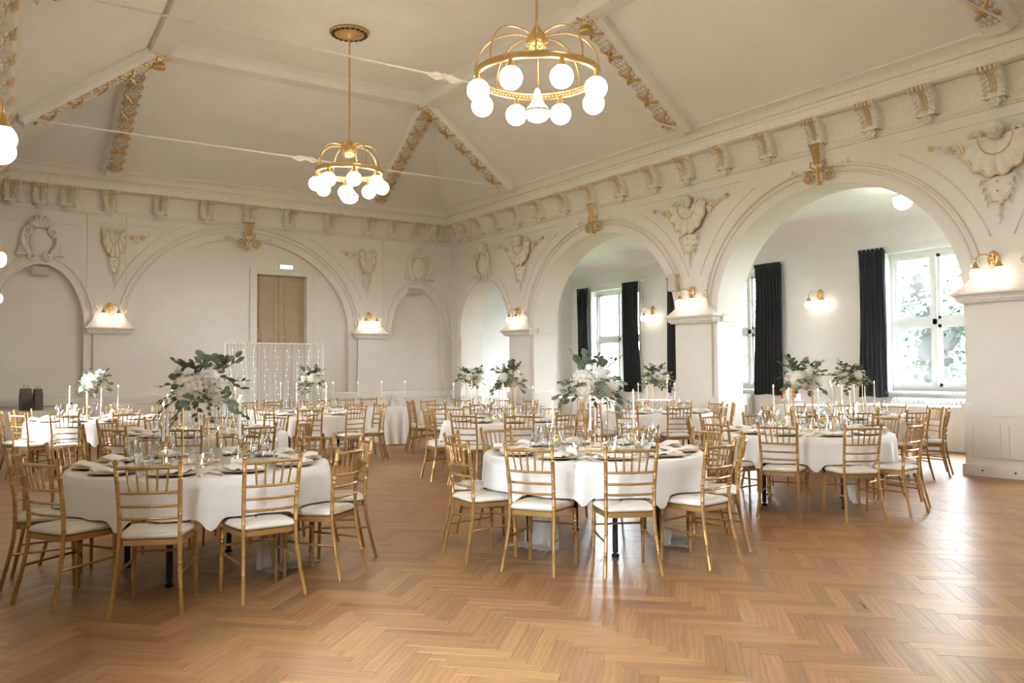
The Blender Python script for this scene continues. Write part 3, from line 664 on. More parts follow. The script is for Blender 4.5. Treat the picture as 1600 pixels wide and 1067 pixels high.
for i, (y, lb) in enumerate(((-14.6, 'large nearby globe lamp cut off by the left picture edge'), (-9.1, 'mid-distance globe lamp at the left picture edge'), (-3.5, 'farthest small globe lamp at the left picture edge'))):
    sconce(lb, (xl(y, .03), y, 2.93), RZL)
sconce('brass sconce on the aisle wall between the two windows seen through the wider arch', (XW, -8.92, 3.06), RZR, 1.1); sconce('brass sconce on the aisle wall seen through the farther big arch', (XW, -3.78, 3.06), RZR, 1.1)

# ------------------------------------------------------------------ chandeliers
def chandelier(label, x, y, zb, zring, rad, gr, rot):
    t = thing('globe_chandelier', label, 'chandelier', (x, y, 0), rot)
    ro = MB().lathe([(.0, FZ), (.34, FZ), (.36, FZ-.02), (.34, FZ-.045), (.25, FZ-.05), (.22, FZ-.03), (.20, FZ-.06), (.14, FZ-.07), (.06, FZ-.11), (.02, FZ-.14)], 32).build('ceiling_rose', 'gilt', t)
    g = MB()
    for q in range(20): a = q*2*PI/20; g.tube([(.295*math.cos(a)+.03*math.cos(b), .295*math.sin(a)+.03*math.sin(b), FZ-.052) for b in [2*PI*i/8 for i in range(9)]], .009, 4)
    g.build('pierced_ring', 'black', ro)
    MB().tube([(0, 0, FZ-.1), (0, 0, zb)], .017, 10).build('rod', 'brass', t)
    bl = MB().ball((0, 0, zb), .13, 20, 14).build('ball', 'brass', t); MB().lathe([(.02, .19), (.05, .16), (.06, .12)], 12, (0, 0, zb)).build('ball_cap', 'brass', bl)
    st = MB()
    for q in range(40):
        u = random.uniform(-.95, .35); a = q*2.4; rr = math.sqrt(1-u*u)
        st.ball((.128*rr*math.cos(a), .128*rr*math.sin(a), zb+.128*u), .016, 6, 4)
    tag(st.build('faceted_studs', 'brass', bl), None, None, None, 'stuff')
    MB().tube([(0, 0, zb), (0, 0, zring-.20)], .009, 8).build('inner_rod', 'brass', t)
    for q in range(8):
        a = q*PI/4; c, s_ = math.cos(a), math.sin(a); pts = []
        for i in range(15):
            u = i/14; th = PI*.5*u
            r_ = .10+(rad-.10)*math.sin(th)**.9; z_ = zring+.03+(zb+.16-zring-.03)*math.cos(th)**.85 - .10*(1-u)**3
            pts.append((r_*c, r_*s_, z_))
        MB().tube(pts, .012, 8).build('arm', 'brass', t)
    rg = MB(); rings = []
    for q in range(65):
        a = q*2*PI/64; rings.append([((rad+d)*math.cos(a), (rad+d)*math.sin(a), zring+z) for d, z in ((-.012, .03), (.012, .03), (.022, .022), (.014, 0), (.022, -.05), (.012, -.06), (-.012, -.06), (-.02, -.05), (-.014, 0), (-.02, .022))])
    rg.loft(rings, True, False); ring = rg.build('ring', 'brass', t)
    be = MB()
    for q in range(96): a = q*2*PI/96; be.ball(((rad-.018)*math.cos(a), (rad-.018)*math.sin(a), zring-.02), .013, 5, 4)
    tag(be.build('ring_ornament', 'giltlight', ring), None, None, None, 'stuff')
    for q in range(8):
        a = (q+.5)*PI/4; c, s_ = math.cos(a)*rad, math.sin(a)*rad
        g = MB().ball((c, s_, zring-.13-gr), gr, 24, 16).build('lamp_globe', 'globe', t)
        MB().lathe([(.03, -.05), (.035, -.09), (.055, -.12), (.06, -.15)], 14, (c, s_, zring)).build('globe_cap', 'brass', g)
    be = MB().lathe([(.012, 0), (.03, -.02), (.045, -.10), (.075, -.18), (.13, -.25), (.16, -.28)], 24, (0, 0, zring-.16)).build('pendant_bell', 'globe', t)
    MB().lathe([(.16, -.275), (.17, -.285), (.16, -.30)], 24, (0, 0, zring-.16)).build('bell_band', 'brass', be)
    MB().lathe([(.155, -.30), (.15, -.34), (.11, -.39), (.05, -.415), (.005, -.42)], 24, (0, 0, zring-.16)).build('bell_bowl', 'globe', be)
    return t
chandelier('brass ring chandelier with globe lamps hanging farther back on a long rod', -5.60, -6.08, 5.44, 5.06, .585, .128, .12)
chandelier('nearer large brass ring chandelier with eight white globe lamps', -5.58, -11.80, 5.54, 5.10, .765, .137, .14)
chandelier('added unseen brass globe chandelier lighting the foreground from above the viewer', -5.6, -17.5, 5.5, 5.08, .82, .142, .1)  # extra chandelier, added out of view to light the foreground

# ------------------------------------------------------------------ windows, curtains, radiators
def window(idx, x, a, b, z0, z1, lights, rz, label, detail=True, xdir=1):
    """a..b along the wall, local x from -w/2 to w/2, local y into the wall"""
    w = b-a; t = tag(link('window_%d' % idx, None, None, x, rz), label, 'window', None, 'structure')
    fr = MB(); y0, y1 = .18, .26
    fr.box(-w/2, w/2, y0, y1, 0, .09); fr.box(-w/2, w/2, y0, y1, z1-z0-.09, z1-z0)
    for e in (-1, 1): fr.box(e*w/2, e*(w/2-.08), y0, y1, .09, z1-z0-.09)
    fr.build('window_frame', 'frame', t, False)
    zt = 2.36-z0; MB().box(-w/2+.08, w/2-.08, y0-.02, y1, zt-.05, zt+.05).build('transom', 'frame', t, False)
    lw = (w-.16)/lights
    for i in range(1, lights): MB().box(-w/2+.08+lw*i-.045, -w/2+.08+lw*i+.045, y0-.02, y1, .09, z1-z0-.09).build('mullion', 'frame', t, False)
    for i in range(lights):
        for (q0, q1) in ((.09, zt-.05), (zt+.05, z1-z0-.09)):
            xa = -w/2+.08+lw*i+(.045 if i else 0); xb = -w/2+.08+lw*(i+1)-(.045 if i < lights-1 else 0)
            s_ = MB()
            for (c0, c1, c2, c3) in ((xa, xb, q0, q0+.06), (xa, xb, q1-.06, q1), (xa, xa+.06, q0, q1), (xb-.06, xb, q0, q1)): s_.box(c0, c1, y0+.02, y1-.02, c2, c3)
            sh = s_.build('sash', 'frame', t, False)
            MB().box(xa+.06, xb-.06, y0+.045, y0+.051, q0+.06, q1-.06).build('pane', 'pane', sh, False)
            if detail and i: MB().tube([(xa+.015, y0, (q0+q1)/2+.05), (xa+.015, y0-.04, (q0+q1)/2+.05), (xa+.015, y0-.045, (q0+q1)/2-.09)], .011, 6).build('window_handle', 'brass', sh)
    MB().box(-w/2-.06, w/2+.06, -.09, .2, -.05, 0).build('window_sill', 'frame', t, False)
    if detail:
        b_ = MB()
        for (c0, c1, c2, c3) in ((-w/2-.08, w/2+.08, z1-z0, z1-z0+.08), (-w/2-.08, -w/2, 0, z1-z0), (w/2, w/2+.08, 0, z1-z0)): b_.box(c0, c1, -.025, .0, c2, c3)
        b_.build('casing', 'frame', t, False)
    return t
WL = ['window between black curtains seen through the farther big arch', 'window left of a black curtain inside the wider arch', 'bright double window with trees at the right, beside a black curtain', 'tall aisle window hidden behind the right-hand pier']
for i, (a, b) in enumerate(WIN): window(i+1, (XW, (a+b)/2, WZ0), a, b, WZ0, WZ1, 2 if i == 0 else 3, RZR, WL[i])
n = 5
for a, b, z0, z1, _ in LW: window(n, (xl((a+b)/2), (a+b)/2, z0), a, b, z0, z1, 2, RZL, ['left wall window nearest the back wall, out of view', 'left wall window beside the front tables, out of view', 'left wall window beside the viewer, out of view'][n-5], False); n += 1
def curtain(label, y0, y1, seed):
    random.seed(seed); w = abs(y1-y0); t = thing('curtain', label, 'curtain', (XW-.13, (y0+y1)/2, .90), RZR)
    nf = max(5, int(w/.085)); mb = MB(); rings = []
    for k in range(13):
        u = k/12; z = 2.93*u; row = []
        spread = 1+.10*(1-u)*(1-u)
        for j in range(nf*8+1):
            q = j/(nf*8); amp = .028+.018*(1-u)
            row.append(((q-.5)*w*spread+.01*math.sin(5*u+seed), amp*math.sin(2*PI*nf*q+.6*math.sin(3*u+seed))+.01*math.sin(2*PI*q*2.3+u*4), z+(.012*math.sin(q*9+seed) if k == 0 else 0)))
        rings.append(row)
    mb.loft(rings, False, False); o = mb.build('curtain_cloth', 'curtain', t)
    md = o.modifiers.new('thick', 'SOLIDIFY'); md.thickness = .006
    hd = MB()
    for j in range(nf): hd.box((j/nf-.5)*w+.01, (j/nf-.5)*w+.05, -.035, .03, 2.90, 2.97)
    tag(hd.build('gathered_heading', 'curtain', t, False), None, None, None, 'stuff')
curtain('leftmost black velvet curtain, left of the far arch window', -.74, -1.24, 1); curtain('black velvet curtain right of the far arch window', -2.72, -3.36, 2)
curtain('sliver of black curtain showing behind the middle pier', -4.44, -5.15, 3); curtain('long black curtain in the left half of the wider arch', -7.26, -8.00, 4)
curtain('long black curtain left of the bright tree window', -9.92, -10.50, 5); curtain('black curtain hidden behind the right-hand pier', -12.95, -13.6, 6)
for i, (a, b) in enumerate(((-.6, -3.5), (-4.3, -8.1), (-9.8, -13.7))):
    t = thing('curtain_rail', ['white curtain rail above the far arch window', 'white curtain rail above the middle aisle window', 'white curtain rail above the tree window'][i], 'curtain rail', (XW-.12, 0, 3.895))
    MB().tube([(0, a, 0), (0, b, 0)], .012, 8).build('rail', 'frame', t)
    for y in (a-.1, b+.1): MB().box(0, .12, y-.02, y+.02, -.02, .02).build('rail_bracket', 'frame', t, False)
def radiator(label, y0, y1):
    t = thing('radiator', label, 'radiator', (XW-.16, (y0+y1)/2, 0), RZR); n = int((y1-y0)/.075)
    rib = MB().loft([[(-.028, -.06, z), (.028, -.06, z), (.028, .06, z), (-.028, .06, z)] for z in (.12, .86)] + [[(-.02, -.045, .90), (.02, -.045, .90), (.02, .045, .90), (-.02, .045, .90)]]).mesh('radiator_rib', M['radiator'], False)
    for i in range(n): link('radiator_rib', rib, t, ((i-(n-1)/2)*.075, 0, 0))
    for z in (.20, .80): MB().tube([(-(n/2)*.075, 0, z), ((n/2)*.075, 0, z)], .022, 8).build('radiator_pipe', 'radiator', t)
    for e in (-1, 1): MB().box(e*.3-.02, e*.3+.02, -.03, .03, 0, .13).build('foot', 'radiator', t, False)
radiator('white ribbed radiator below the middle aisle window', -7.12, -5.3); radiator('white ribbed radiator below the tree window', -12.9, -10.6); radiator('white ribbed radiator below the far arch window', -2.60, -1.4)
# aisle pendant
t = thing('pendant_lamp', 'frosted glass ceiling lamp in the aisle at the top of the wide arch', 'lamp', (2.0, -12.02, 0))
MB().lathe([(.02, 4.60), (.14, 4.60), (.15, 4.57), (.10, 4.54), (.05, 4.50), (.04, 4.46)], 20).build('canopy', 'brass', t)
MB().lathe([(.06, 4.46), (.16, 4.42), (.17, 4.40), (.06, 4.43)], 20).build('gallery', 'brass', t)
MB().lathe([(.13, 4.42), (.16, 4.34), (.13, 4.24), (.06, 4.19), (.005, 4.18)], 20).build('glass_shade', 'pglobe', t)

# ------------------------------------------------------------------ outdoors
struct(MB().box(XW+.42, 60, -60, 30, -1.2, -1.0), 'ground_outside', M['lawn'], 'green lawn outside the windows', 'ground')
struct(MB().box(-60, -14, -60, 30, -1.2, -1.0), 'ground_outside', M['lawn'], 'green lawn on the other side of the building', 'ground')
def tree(label, x, y, h, cr, seed, lean=0, tr=.30):
    random.seed(seed); t = thing('tree', label, 'tree', (x, y, -1.0), 0, 'trees outside the windows')
    tk = MB(); tk.tube([(0, 0, 0), (lean*.2, lean*.4, h*.3), (lean*.1, lean*.9, h*.6), (0, lean*1.2, h*.95)], [tr*1.25, tr, tr*.75, tr*.3], 12)
    tk.tube([(0, 0, h*.35), (.5, .9, h*.5), (.8, 1.7, h*.62)], [tr*.5, tr*.35, tr*.15], 8); tk.tube([(0, 0, h*.4), (-.4, -1, h*.55), (-.5, -1.8, h*.68)], [tr*.5, tr*.35, tr*.15], 8)
    tk.build('trunk', 'bark', t)
    lv = MB(); cl = []
    for i in range(85):
        a = random.uniform(0, 2*PI); z = random.uniform(.06, 1.05)*h; r = cr*math.sqrt(random.random())
        cl.append((r*math.cos(a), r*math.sin(a)+lean*z/h, z, random.uniform(.45, .9)))
    for (cx, cyy, cz, rr) in cl:
        for i in range(85):
            d = Vector((random.gauss(0, 1), random.gauss(0, 1), random.gauss(0, 1))).normalized()*rr*random.uniform(.5, 1)
            p_ = Vector((cx, cyy, cz))+d; u = Vector((random.gauss(0, 1), random.gauss(0, 1), random.gauss(0, .6))).normalized(); w_ = u.orthogonal().normalized(); s_ = random.uniform(.07, .13)
            lv.add([p_-u*s_, p_+w_*s_*.55, p_+u*s_, p_-w_*s_*.55], [(0, 1, 2, 3)])
    tag(lv.build('foliage', 'tree', t, False), None, None, None, 'stuff')
tree('broad tree with a thick leaning trunk outside the right window', 9.0, -8.9, 7.5, 1.9, 1, .9, .34)
tree('dense tree right of the leaning trunk outside the right window', 10.5, -13.6, 7, 2.2, 2, 0, .25)
tree('tree behind the leaning trunk outside the right window', 14.6, -5.6, 8, 2.4, 3)
tree('tree outside the middle aisle window', 10.6, -2.2, 6.5, 2.2, 4)
tree('distant tree outside the far arch window', 20.0, 9.0, 6, 2.5, 5)
tree('tree standing farthest out beyond the right window', 16.5, -11.6, 8, 2.6, 6)

# ------------------------------------------------------------------ chairs
random.seed(11)
def noded(p0, p1, r0, r1, nodes, pts=None):
    """bamboo turned bar: list of (point, radius) with small double rings"""
    return None
def turned(mb, pts, r0, r1, nodes, n=8, gap=.012):
    pts = [Vector(p_) for p_ in pts]; seg = [(pts[i+1]-pts[i]).length for i in range(len(pts)-1)]; L = sum(seg)
    def at(t):
        d = t*L
        for i, s_ in enumerate(seg):
            if d <= s_ or i == len(seg)-1: return pts[i].lerp(pts[i+1], min(1, d/s_))
            d -= s_
    ts = sorted(set([i/10 for i in range(11)]))
    smp = [(t, 0) for t in ts]
    for nd in nodes:
        for e in (-1, 1):
            c = nd+e*gap/L; smp += [(c-.004/L, 0), (c, 1), (c+.004/L, 0)]
    smp.sort(); smp = [q for i, q in enumerate(smp) if i == 0 or q[0]-smp[i-1][0] > 1e-4]
    mb.tube([at(max(0, min(1, t))) for t, b in smp], [(r0+(r1-r0)*t)*(1+.20*b) for t, b in smp], n)
    return mb
def seat_outline(e, n=5):
    # rounded trapezoid, front (towards +y) wider
    c = [(-.175-e, -.185-e), (.175+e, -.185-e), (.20+e, .185+e), (-.20-e, .185+e)]; r = [.04, .04, .09, .09]; pts = []
    for i in range(4):
        p_ = Vector(c[i]); a = (Vector(c[i-1])-p_).normalized(); b = (Vector(c[(i+1) % 4])-p_).normalized(); rr = r[i]
        for k in range(n+1):
            t = k/n; pts.append(tuple((p_+a*rr)*(1-t)**2+p_*2*t*(1-t)+(p_+b*rr)*t*t))
    return pts
def chair_meshes():
    D = {}
    for s_, nm in ((-1, 'rl'), (1, 'rr')):
        b = MB(); turned(b, [(s_*.207, -.262, 0), (s_*.190, -.225, .16), (s_*.178, -.192, .32), (s_*.174, -.180, .43), (s_*.175, -.186, .60), (s_*.181, -.212, .78), (s_*.186, -.232, .905)], .0125, .0145, [.18, .34, .52, .66, .76, .90], 8)
        b.lathe([(.015, -.006), (.018, 0), (.016, .008), (.010, .012), (.013, .017), (.006, .022)], 8, (s_*.1865, -.2335, .905)); D[nm] = b.mesh('leg', M['chair'])
        b = MB(); turned(b, [(s_*.192, .180, 0), (s_*.184, .168, .42)], .0115, .0165, [.30, .55, .80], 8); D['f'+nm[1]] = b.mesh('leg', M['chair'])
        b = MB(); turned(b, [(s_*.186, -.205, .235), (s_*.188, .172, .255)], .0085, .0085, [.3, .5, .7], 6); D['s'+nm[1]] = b.mesh('stretcher', M['chair'])
    D['sx'] = turned(MB(), [(-.187, .172, .30), (.187, .172, .30)], .0085, .0085, [.3, .5, .7], 6).mesh('stretcher', M['chair'])
    o0, o1 = seat_outline(0), seat_outline(-.012)
    D['frame'] = MB().loft([[(x, y, .400) for x, y in o1], [(x, y, .403) for x, y in o0], [(x, y, .436) for x, y in o0], [(x, y, .440) for x, y in o1]]).mesh('seat_frame', M['chair'])
    cu = []
    for e, z in ((-.012, .440), (.004, .448), (.008, .462), (.0, .476), (-.02, .486), (-.06, .491), (-.12, .493)): cu.append([(x, y, z) for x, y in seat_outline(e)])
    D['cushion'] = MB().loft(cu).mesh('seat_cushion', M['cushion'], True, 60)
    def post(z):
        P = [(.174, -.180, .43), (.175, -.186, .60), (.181, -.212, .78), (.186, -.232, .905)]
        for (a, b) in zip(P, P[1:]):
            if a[2] <= z <= b[2]: t = (z-a[2])/(b[2]-a[2]); return (a[0]+(b[0]-a[0])*t, a[1]+(b[1]-a[1])*t)
    rails = {}
    for k, z in enumerate((.872, .722, .640, .565)):
        x, y = post(z); bow = .034 if k == 0 else .028
        pts = [(x*u, y-bow*(1-u*u), z+(.004*(1-u*u) if k == 0 else 0)) for u in [-1+i/5 for i in range(11)]]
        D['rail%d' % k] = turned(MB(), pts, .0115 if k == 0 else .0095, .0115 if k == 0 else .0095, [.2, .5, .8], 7).mesh('back_rail', M['chair'])
        rails[k] = (x, y, bow, z)
    for q in range(5):
        u = (-.66+.33*q)
        def pt(k, uu): x, y, bow, z = rails[k]; return (x*uu, y-bow*(1-uu*uu), z)
        D['sp%d' % q] = turned(MB(), [pt(1, u*.88), pt(0, u)], .0068, .0068, [.25, .75], 6, .008).mesh('spindle', M['chair'])
    return D
CHM = chair_meshes()
def join_meshes(keys, name):
    b = MB()
    for k in keys:
        me = CHM[k]; b.add([tuple(v.co) for v in me.vertices], [tuple(p_.vertices) for p_ in me.polygons])
    return b.mesh(name, M['chair'])
CHJ = {'back': join_meshes(['rail0', 'rail1', 'rail2', 'rail3', 'sp0', 'sp1', 'sp2', 'sp3', 'sp4'], 'backrest')}
def make_chair(label, loc, rz, group, full):
    t = thing('banquet_chair', label, 'chair', loc, rz, group)
    link('seat_frame', CHM['frame'], t); link('seat_cushion', CHM['cushion'], t)
    for k in ('rl', 'rr', 'fl', 'fr'): link('leg', CHM[k], t)
    if full:
        for k in range(4): link('back_rail', CHM['rail%d' % k], t)
        for k in range(5): link('spindle', CHM['sp%d' % k], t)
        for k in ('sl', 'sr', 'sx'): link('stretcher', CHM[k], t)
    else:
        link('backrest', CHJ['back'], t)
        for k in ('sl', 'sr', 'sx'): link('stretcher', CHM[k], t)
    return t
ORD = ['first', 'second', 'third', 'fourth', 'fifth', 'sixth', 'seventh']
# ------------------------------------------------------------------ tables
TR = .92; TZ = .765
TABLES = [  # x, y, phrase, chair phase (deg), detail level
    (-10.02, -13.62, 'front-left table', -155, 2), (-7.08, -14.62, 'front-middle table', -152, 2), (-3.80, -14.26, 'front-right table', -154, 2),
    (-9.14, -10.17, 'table behind the front-left one', -150, 1), (-9.70, -6.05, 'far-left table by the bags', -152, 1), (-6.48, -6.55, 'table before the light curtain', -148, 1),
    (-5.02, -10.30, 'table behind the front-middle one', -155, 1), (-3.40, -6.65, 'table near the room corner', -150, 1), (-1.85, -9.95, 'table by the middle pier', -154, 1), (-.85, -12.88, 'table inside the window arch', -140, 1)]
def cloth_mesh(seed, ang, r=TR):
    random.seed(seed); ph = [random.uniform(0, 6.28) for _ in range(6)]; N = 200; rings = []
    def fold(a): return max(.02, .5+.28*math.sin(9*a+ph[0])+.17*math.sin(14*a+ph[1])+.10*math.sin(23*a+ph[2]))
    for rr in (.02, .3, .6, .8, .9): rings.append([(r*rr*math.cos(2*PI*j/N), r*rr*math.sin(2*PI*j/N), TZ+.001*math.sin(7*j)) for j in range(N)])
    for i in range(4): a_ = PI/2*(i+1)/4; rings.append([((r-.02+.02*math.sin(a_))*math.cos(2*PI*j/N), (r-.02+.02*math.sin(a_))*math.sin(2*PI*j/N), TZ-.02+.02*math.cos(a_)) for j in range(N)])
    for k in range(1, 11):
        u = k/10; ring = []
        for j in range(N):
            a = 2*PI*j/N; f = fold(a); q = u**.75
            rad = r+.012+.085*q*f**1.3-.012*q*(1-f); dm = min(abs((a-c_+PI) % (2*PI)-PI) for c_ in ang); sh_ = 1-math.exp(-((.314-min(dm, .314))/.055)**2); zl = TZ-.02-.31*u-.012*u*math.sin(3*a+ph[3])-.012*u*f; z = zl+sh_*(TZ-.02-.240*u-zl); rad -= sh_*.03*q
            ring.append((rad*math.cos(a), rad*math.sin(a), z))
        rings.append(ring)
    return MB().loft(rings, True, False).mesh('tablecloth', M['linen'], True, 80)
LEGM = MB().tube([(0, 0, .035), (0, 0, .735)], .022, 10).mesh('leg', M['black']); FOOTM = MB().lathe([(.026, 0), (.030, .006), (.030, .02), (.012, .03), (.012, .05)], 10).mesh('foot_glide', M['black'])
TOPM = MB().lathe([(.005, .735), (TR-.03, .735), (TR-.02, .742), (TR-.02, .752), (TR-.03, .758), (.005, .758)], 48).mesh('table_top', M['box']); APR = MB().lathe([(.50, .70), (.53, .70), (.53, .735), (.50, .735)], 32).mesh('apron_ring', M['black'])
# ---- table ware meshes
def lathem(name, prof, m, n=18): return MB().lathe(prof, n, caps=False).mesh(name, M[m], True, 50)
CHG = MB().lathe([(.005, .004), (.085, .004), (.10, .009), (.158, .017), (.163, .020), (.160, .022), (.10, .013), (.085, .008), (.005, .008)], 32).mesh('charger_plate', M['charger'])
CHF = MB().lathe([(.09, 0), (.150, .0145), (.152, .0135), (.095, 0)], 32).mesh('underside_shadow', M['black'])  # black ring modelled in place of the shadow under the charger rim
def napkin_mesh():
    b = MB(); rings = []
    for i in range(9):
        u = i/8; z = .022+.010*math.sin(u*9)+.012*(1-u)
        rings.append([(-.075+.012*math.sin(u*5), -.15+.30*u, z), (-.03, -.15+.30*u, z+.010*math.cos(u*7)+.008), (.03, -.15+.30*u, z+.012*math.sin(u*6)+.006), (.075+.010*math.cos(u*4), -.15+.30*u, z-.002), (.075+.010*math.cos(u*4), -.15+.30*u, z-.008), (-.075+.012*math.sin(u*5), -.15+.30*u, z-.008)])
    return b.loft(rings).mesh('napkin', M['napkin'])
NAP = napkin_mesh()
TUM = lathem('tumbler', [(.001, .003), (.030, .003), (.034, .02), (.040, .11), (.039, .111)], 'glass')
WIN_ = lathem('bowl', [(.004, .085), (.016, .09), (.036, .115), (.043, .15), (.038, .205), (.037, .206)], 'glass')
WST = lathem('stem_and_foot', [(.034, .0), (.034, .003), (.008, .008), (.004, .02), (.004, .085), (.012, .09)], 'glass', 14)
FLU = lathem('bowl', [(.004, .085), (.012, .095), (.024, .13), (.027, .18), (.024, .235), (.023, .236)], 'glass')
def fork_m():
    b = MB(); b.loft([[(-.006, -.10, .002), (.006, -.10, .002), (.006, -.10, .005), (-.006, -.10, .005)], [(-.003, .02, .004), (.003, .02, .004), (.003, .02, .007), (-.003, .02, .007)], [(-.011, .05, .003), (.011, .05, .003), (.011, .05, .006), (-.011, .05, .006)], [(-.012, .065, .003), (.012, .065, .003), (.012, .065, .006), (-.012, .065, .006)]])
    for q in (-1.5, -.5, .5, 1.5): b.box(q*.007-.0018, q*.007+.0018, .064, .105, .003, .006)
    return b.mesh('fork', M['steel'], False)
def knife_m():
    return MB().loft([[(-.007, -.11, .002), (.007, -.11, .002), (.007, -.11, .007), (-.007, -.11, .007)], [(-.005, -.01, .002), (.005, -.01, .002), (.005, -.01, .006), (-.005, -.01, .006)], [(-.010, .01, .002), (.007, .01, .002), (.007, .01, .004), (-.010, .01, .004)], [(-.010, .09, .002), (.006, .09, .002), (.006, .09, .003), (-.010, .09, .003)], [(-.001, .115, .002), (.005, .115, .002), (.005, .115, .003), (-.001, .115, .003)]]).mesh('knife', M['steel'], False)
FORK, KNIFE = fork_m(), knife_m()
# candle holder, candle, tea light, carafe
CHB = MB().lathe([(.045, 0), (.047, .005), (.040, .009), (.008, .014), (.005, .03), (.005, .15), (.012, .155), (.017, .17), (.017, .195), (.0125, .198)], 16).mesh('candle_holder', M['brass'])
def candle_mesh(h): return MB().lathe([(.0100, 0), (.0088, h*.9), (.0072, h), (.003, h+.002)], 12).mesh('wax', M['wax'])
WAX = {h: candle_mesh(h) for h in (.24, .28)}
WICK = MB().tube([(0, 0, 0), (.001, 0, .010)], .0012, 5).mesh('wick', M['wick'])
FLM = MB().lathe([(.001, 0), (.0055, .008), (.0065, .014), (.004, .026), (.0008, .036)], 10).mesh('flame', M['flame'])
TLG = lathem('glass_cup', [(.001, .002), (.035, .002), (.052, .025), (.055, .05), (.043, .075), (.042, .076)], 'glass')
TLW = MB().lathe([(.001, .008), (.019, .008), (.019, .024), (.001, .024)], 14).mesh('tea_candle', M['wax'])
CRF = lathem('carafe_glass', [(.001, .004), (.050, .004), (.062, .03), (.060, .10), (.038, .165), (.033, .20), (.045, .235), (.044, .236)], 'glass')
LEM = MB().lathe([(.001, -.004), (.030, -.004), (.032, 0), (.030, .004), (.001, .004)], 18).xf(Matrix.Translation((.008, -.01, .12)) @ Matrix.Rotation(R(75), 4, 'X')).mesh('lemon_slice', M['lemon'])
mb = MB()
for q in range(7):
    a = q*.9; mb.add([(.01*math.cos(a), .01*math.sin(a), .04+.012*q), (.03*math.cos(a+.4), .03*math.sin(a+.4), .05+.012*q), (.038*math.cos(a), .038*math.sin(a), .07+.010*q), (.02*math.cos(a-.5), .02*math.sin(a-.5), .06+.012*q)], [(0, 1, 2, 3)])
MINT = mb.mesh('mint_sprig', M['mint'], False)
CARD = MB().loft([[(-.045, -.02, 0), (.045, -.02, 0), (.045, 0, .075), (-.045, 0, .075)], [(-.045, -.017, 0), (.045, -.017, 0), (.045, .003, .073), (-.045, .003, .073)]]).mesh('place_card', M['cardw'], False)
# ------------------------------------------------------------------ bouquets
def hydr_mesh(r, seed, m):
    random.seed(seed); b = MB().ball((0, 0, 0), r*.86, 14, 10); N = 90
    for i in range(N):
        z = 1-2*(i+.5)/N; a = i*2.39996; s_ = math.sqrt(1-z*z); d = Vector((s_*math.cos(a), s_*math.sin(a), z)); c = d*r*random.uniform(.90, 1.02)
        u = d.orthogonal().normalized(); w = d.cross(u); rot = random.uniform(0, 6.28)
        for q in range(4):
            e = u*math.cos(rot+q*PI/2)+w*math.sin(rot+q*PI/2); f = d.cross(e); k = r*.20
            b.add([c, c+e*k*.6+f*k*.5+d*k*.15, c+e*k*1.15+d*k*.05, c+e*k*.6-f*k*.5+d*k*.15], [(0, 1, 2, 3)])
    return b.mesh('hydrangea', M[m], False)
HYD = [hydr_mesh(.095, 1, 'petal'), hydr_mesh(.08, 2, 'petalw'), hydr_mesh(.11, 3, 'petal')]
def rose_mesh(r):
    b = MB().ball((0, 0, 0), r*.55, 10, 8)
    for k in range(3):
        n = 3+2*k; rr = r*(.45+.25*k)
        for q in range(n):
            a = q*2*PI/n+k; rings = []
            for i in range(4):
                u = i/3; row = []
                for j in range(4):
                    w = -.5+j/3; aa = a+w*2.6*2*PI/n/2.2; rad = rr*(.55+.45*math.sin(u*1.7)); row.append((rad*math.cos(aa), rad*math.sin(aa), -r*.5+u*r*(1.15-.25*k)))
                rings.append(row)
            b.loft(rings, False, False)
    return b.mesh('rose', M['petalw'])
ROSE = rose_mesh(.042)
def leafm(l, w, m):
    b = MB(); pts = []
    for i in range(9):
        t = i/8; ww = w*math.sin(PI*min(1, t*.96+.04))**.7; pts.append((t*l, ww, .10*l*math.sin(t*2.5)))
    v = [(x, -y, z-.06*y) for x, y, z in pts]+[(x, 0, z) for x, y, z in pts]+[(x, y, z-.06*y) for x, y, z in pts]; f = []
    for i in range(8): f += [(i, i+1, 10+i, 9+i), (9+i, 10+i, 19+i, 18+i)]
    return b.add(v, f).mesh('leaf', M[m])
LEAF = {'round': leafm(.074, .037, 'leaf'), 'oval': leafm(.066, .021, 'leaf'), 'dark': leafm(.055, .015, 'leaf2'), 'tiny': leafm(.032, .012, 'leaf2')}
def sprig_curve(a, elev, L, droop):
    d = Vector((math.cos(a)*math.cos(elev), math.sin(a)*math.cos(elev), math.sin(elev))); return [d*L*t+Vector((0, 0, -droop*t*t)) for t in [i/6 for i in range(7)]]
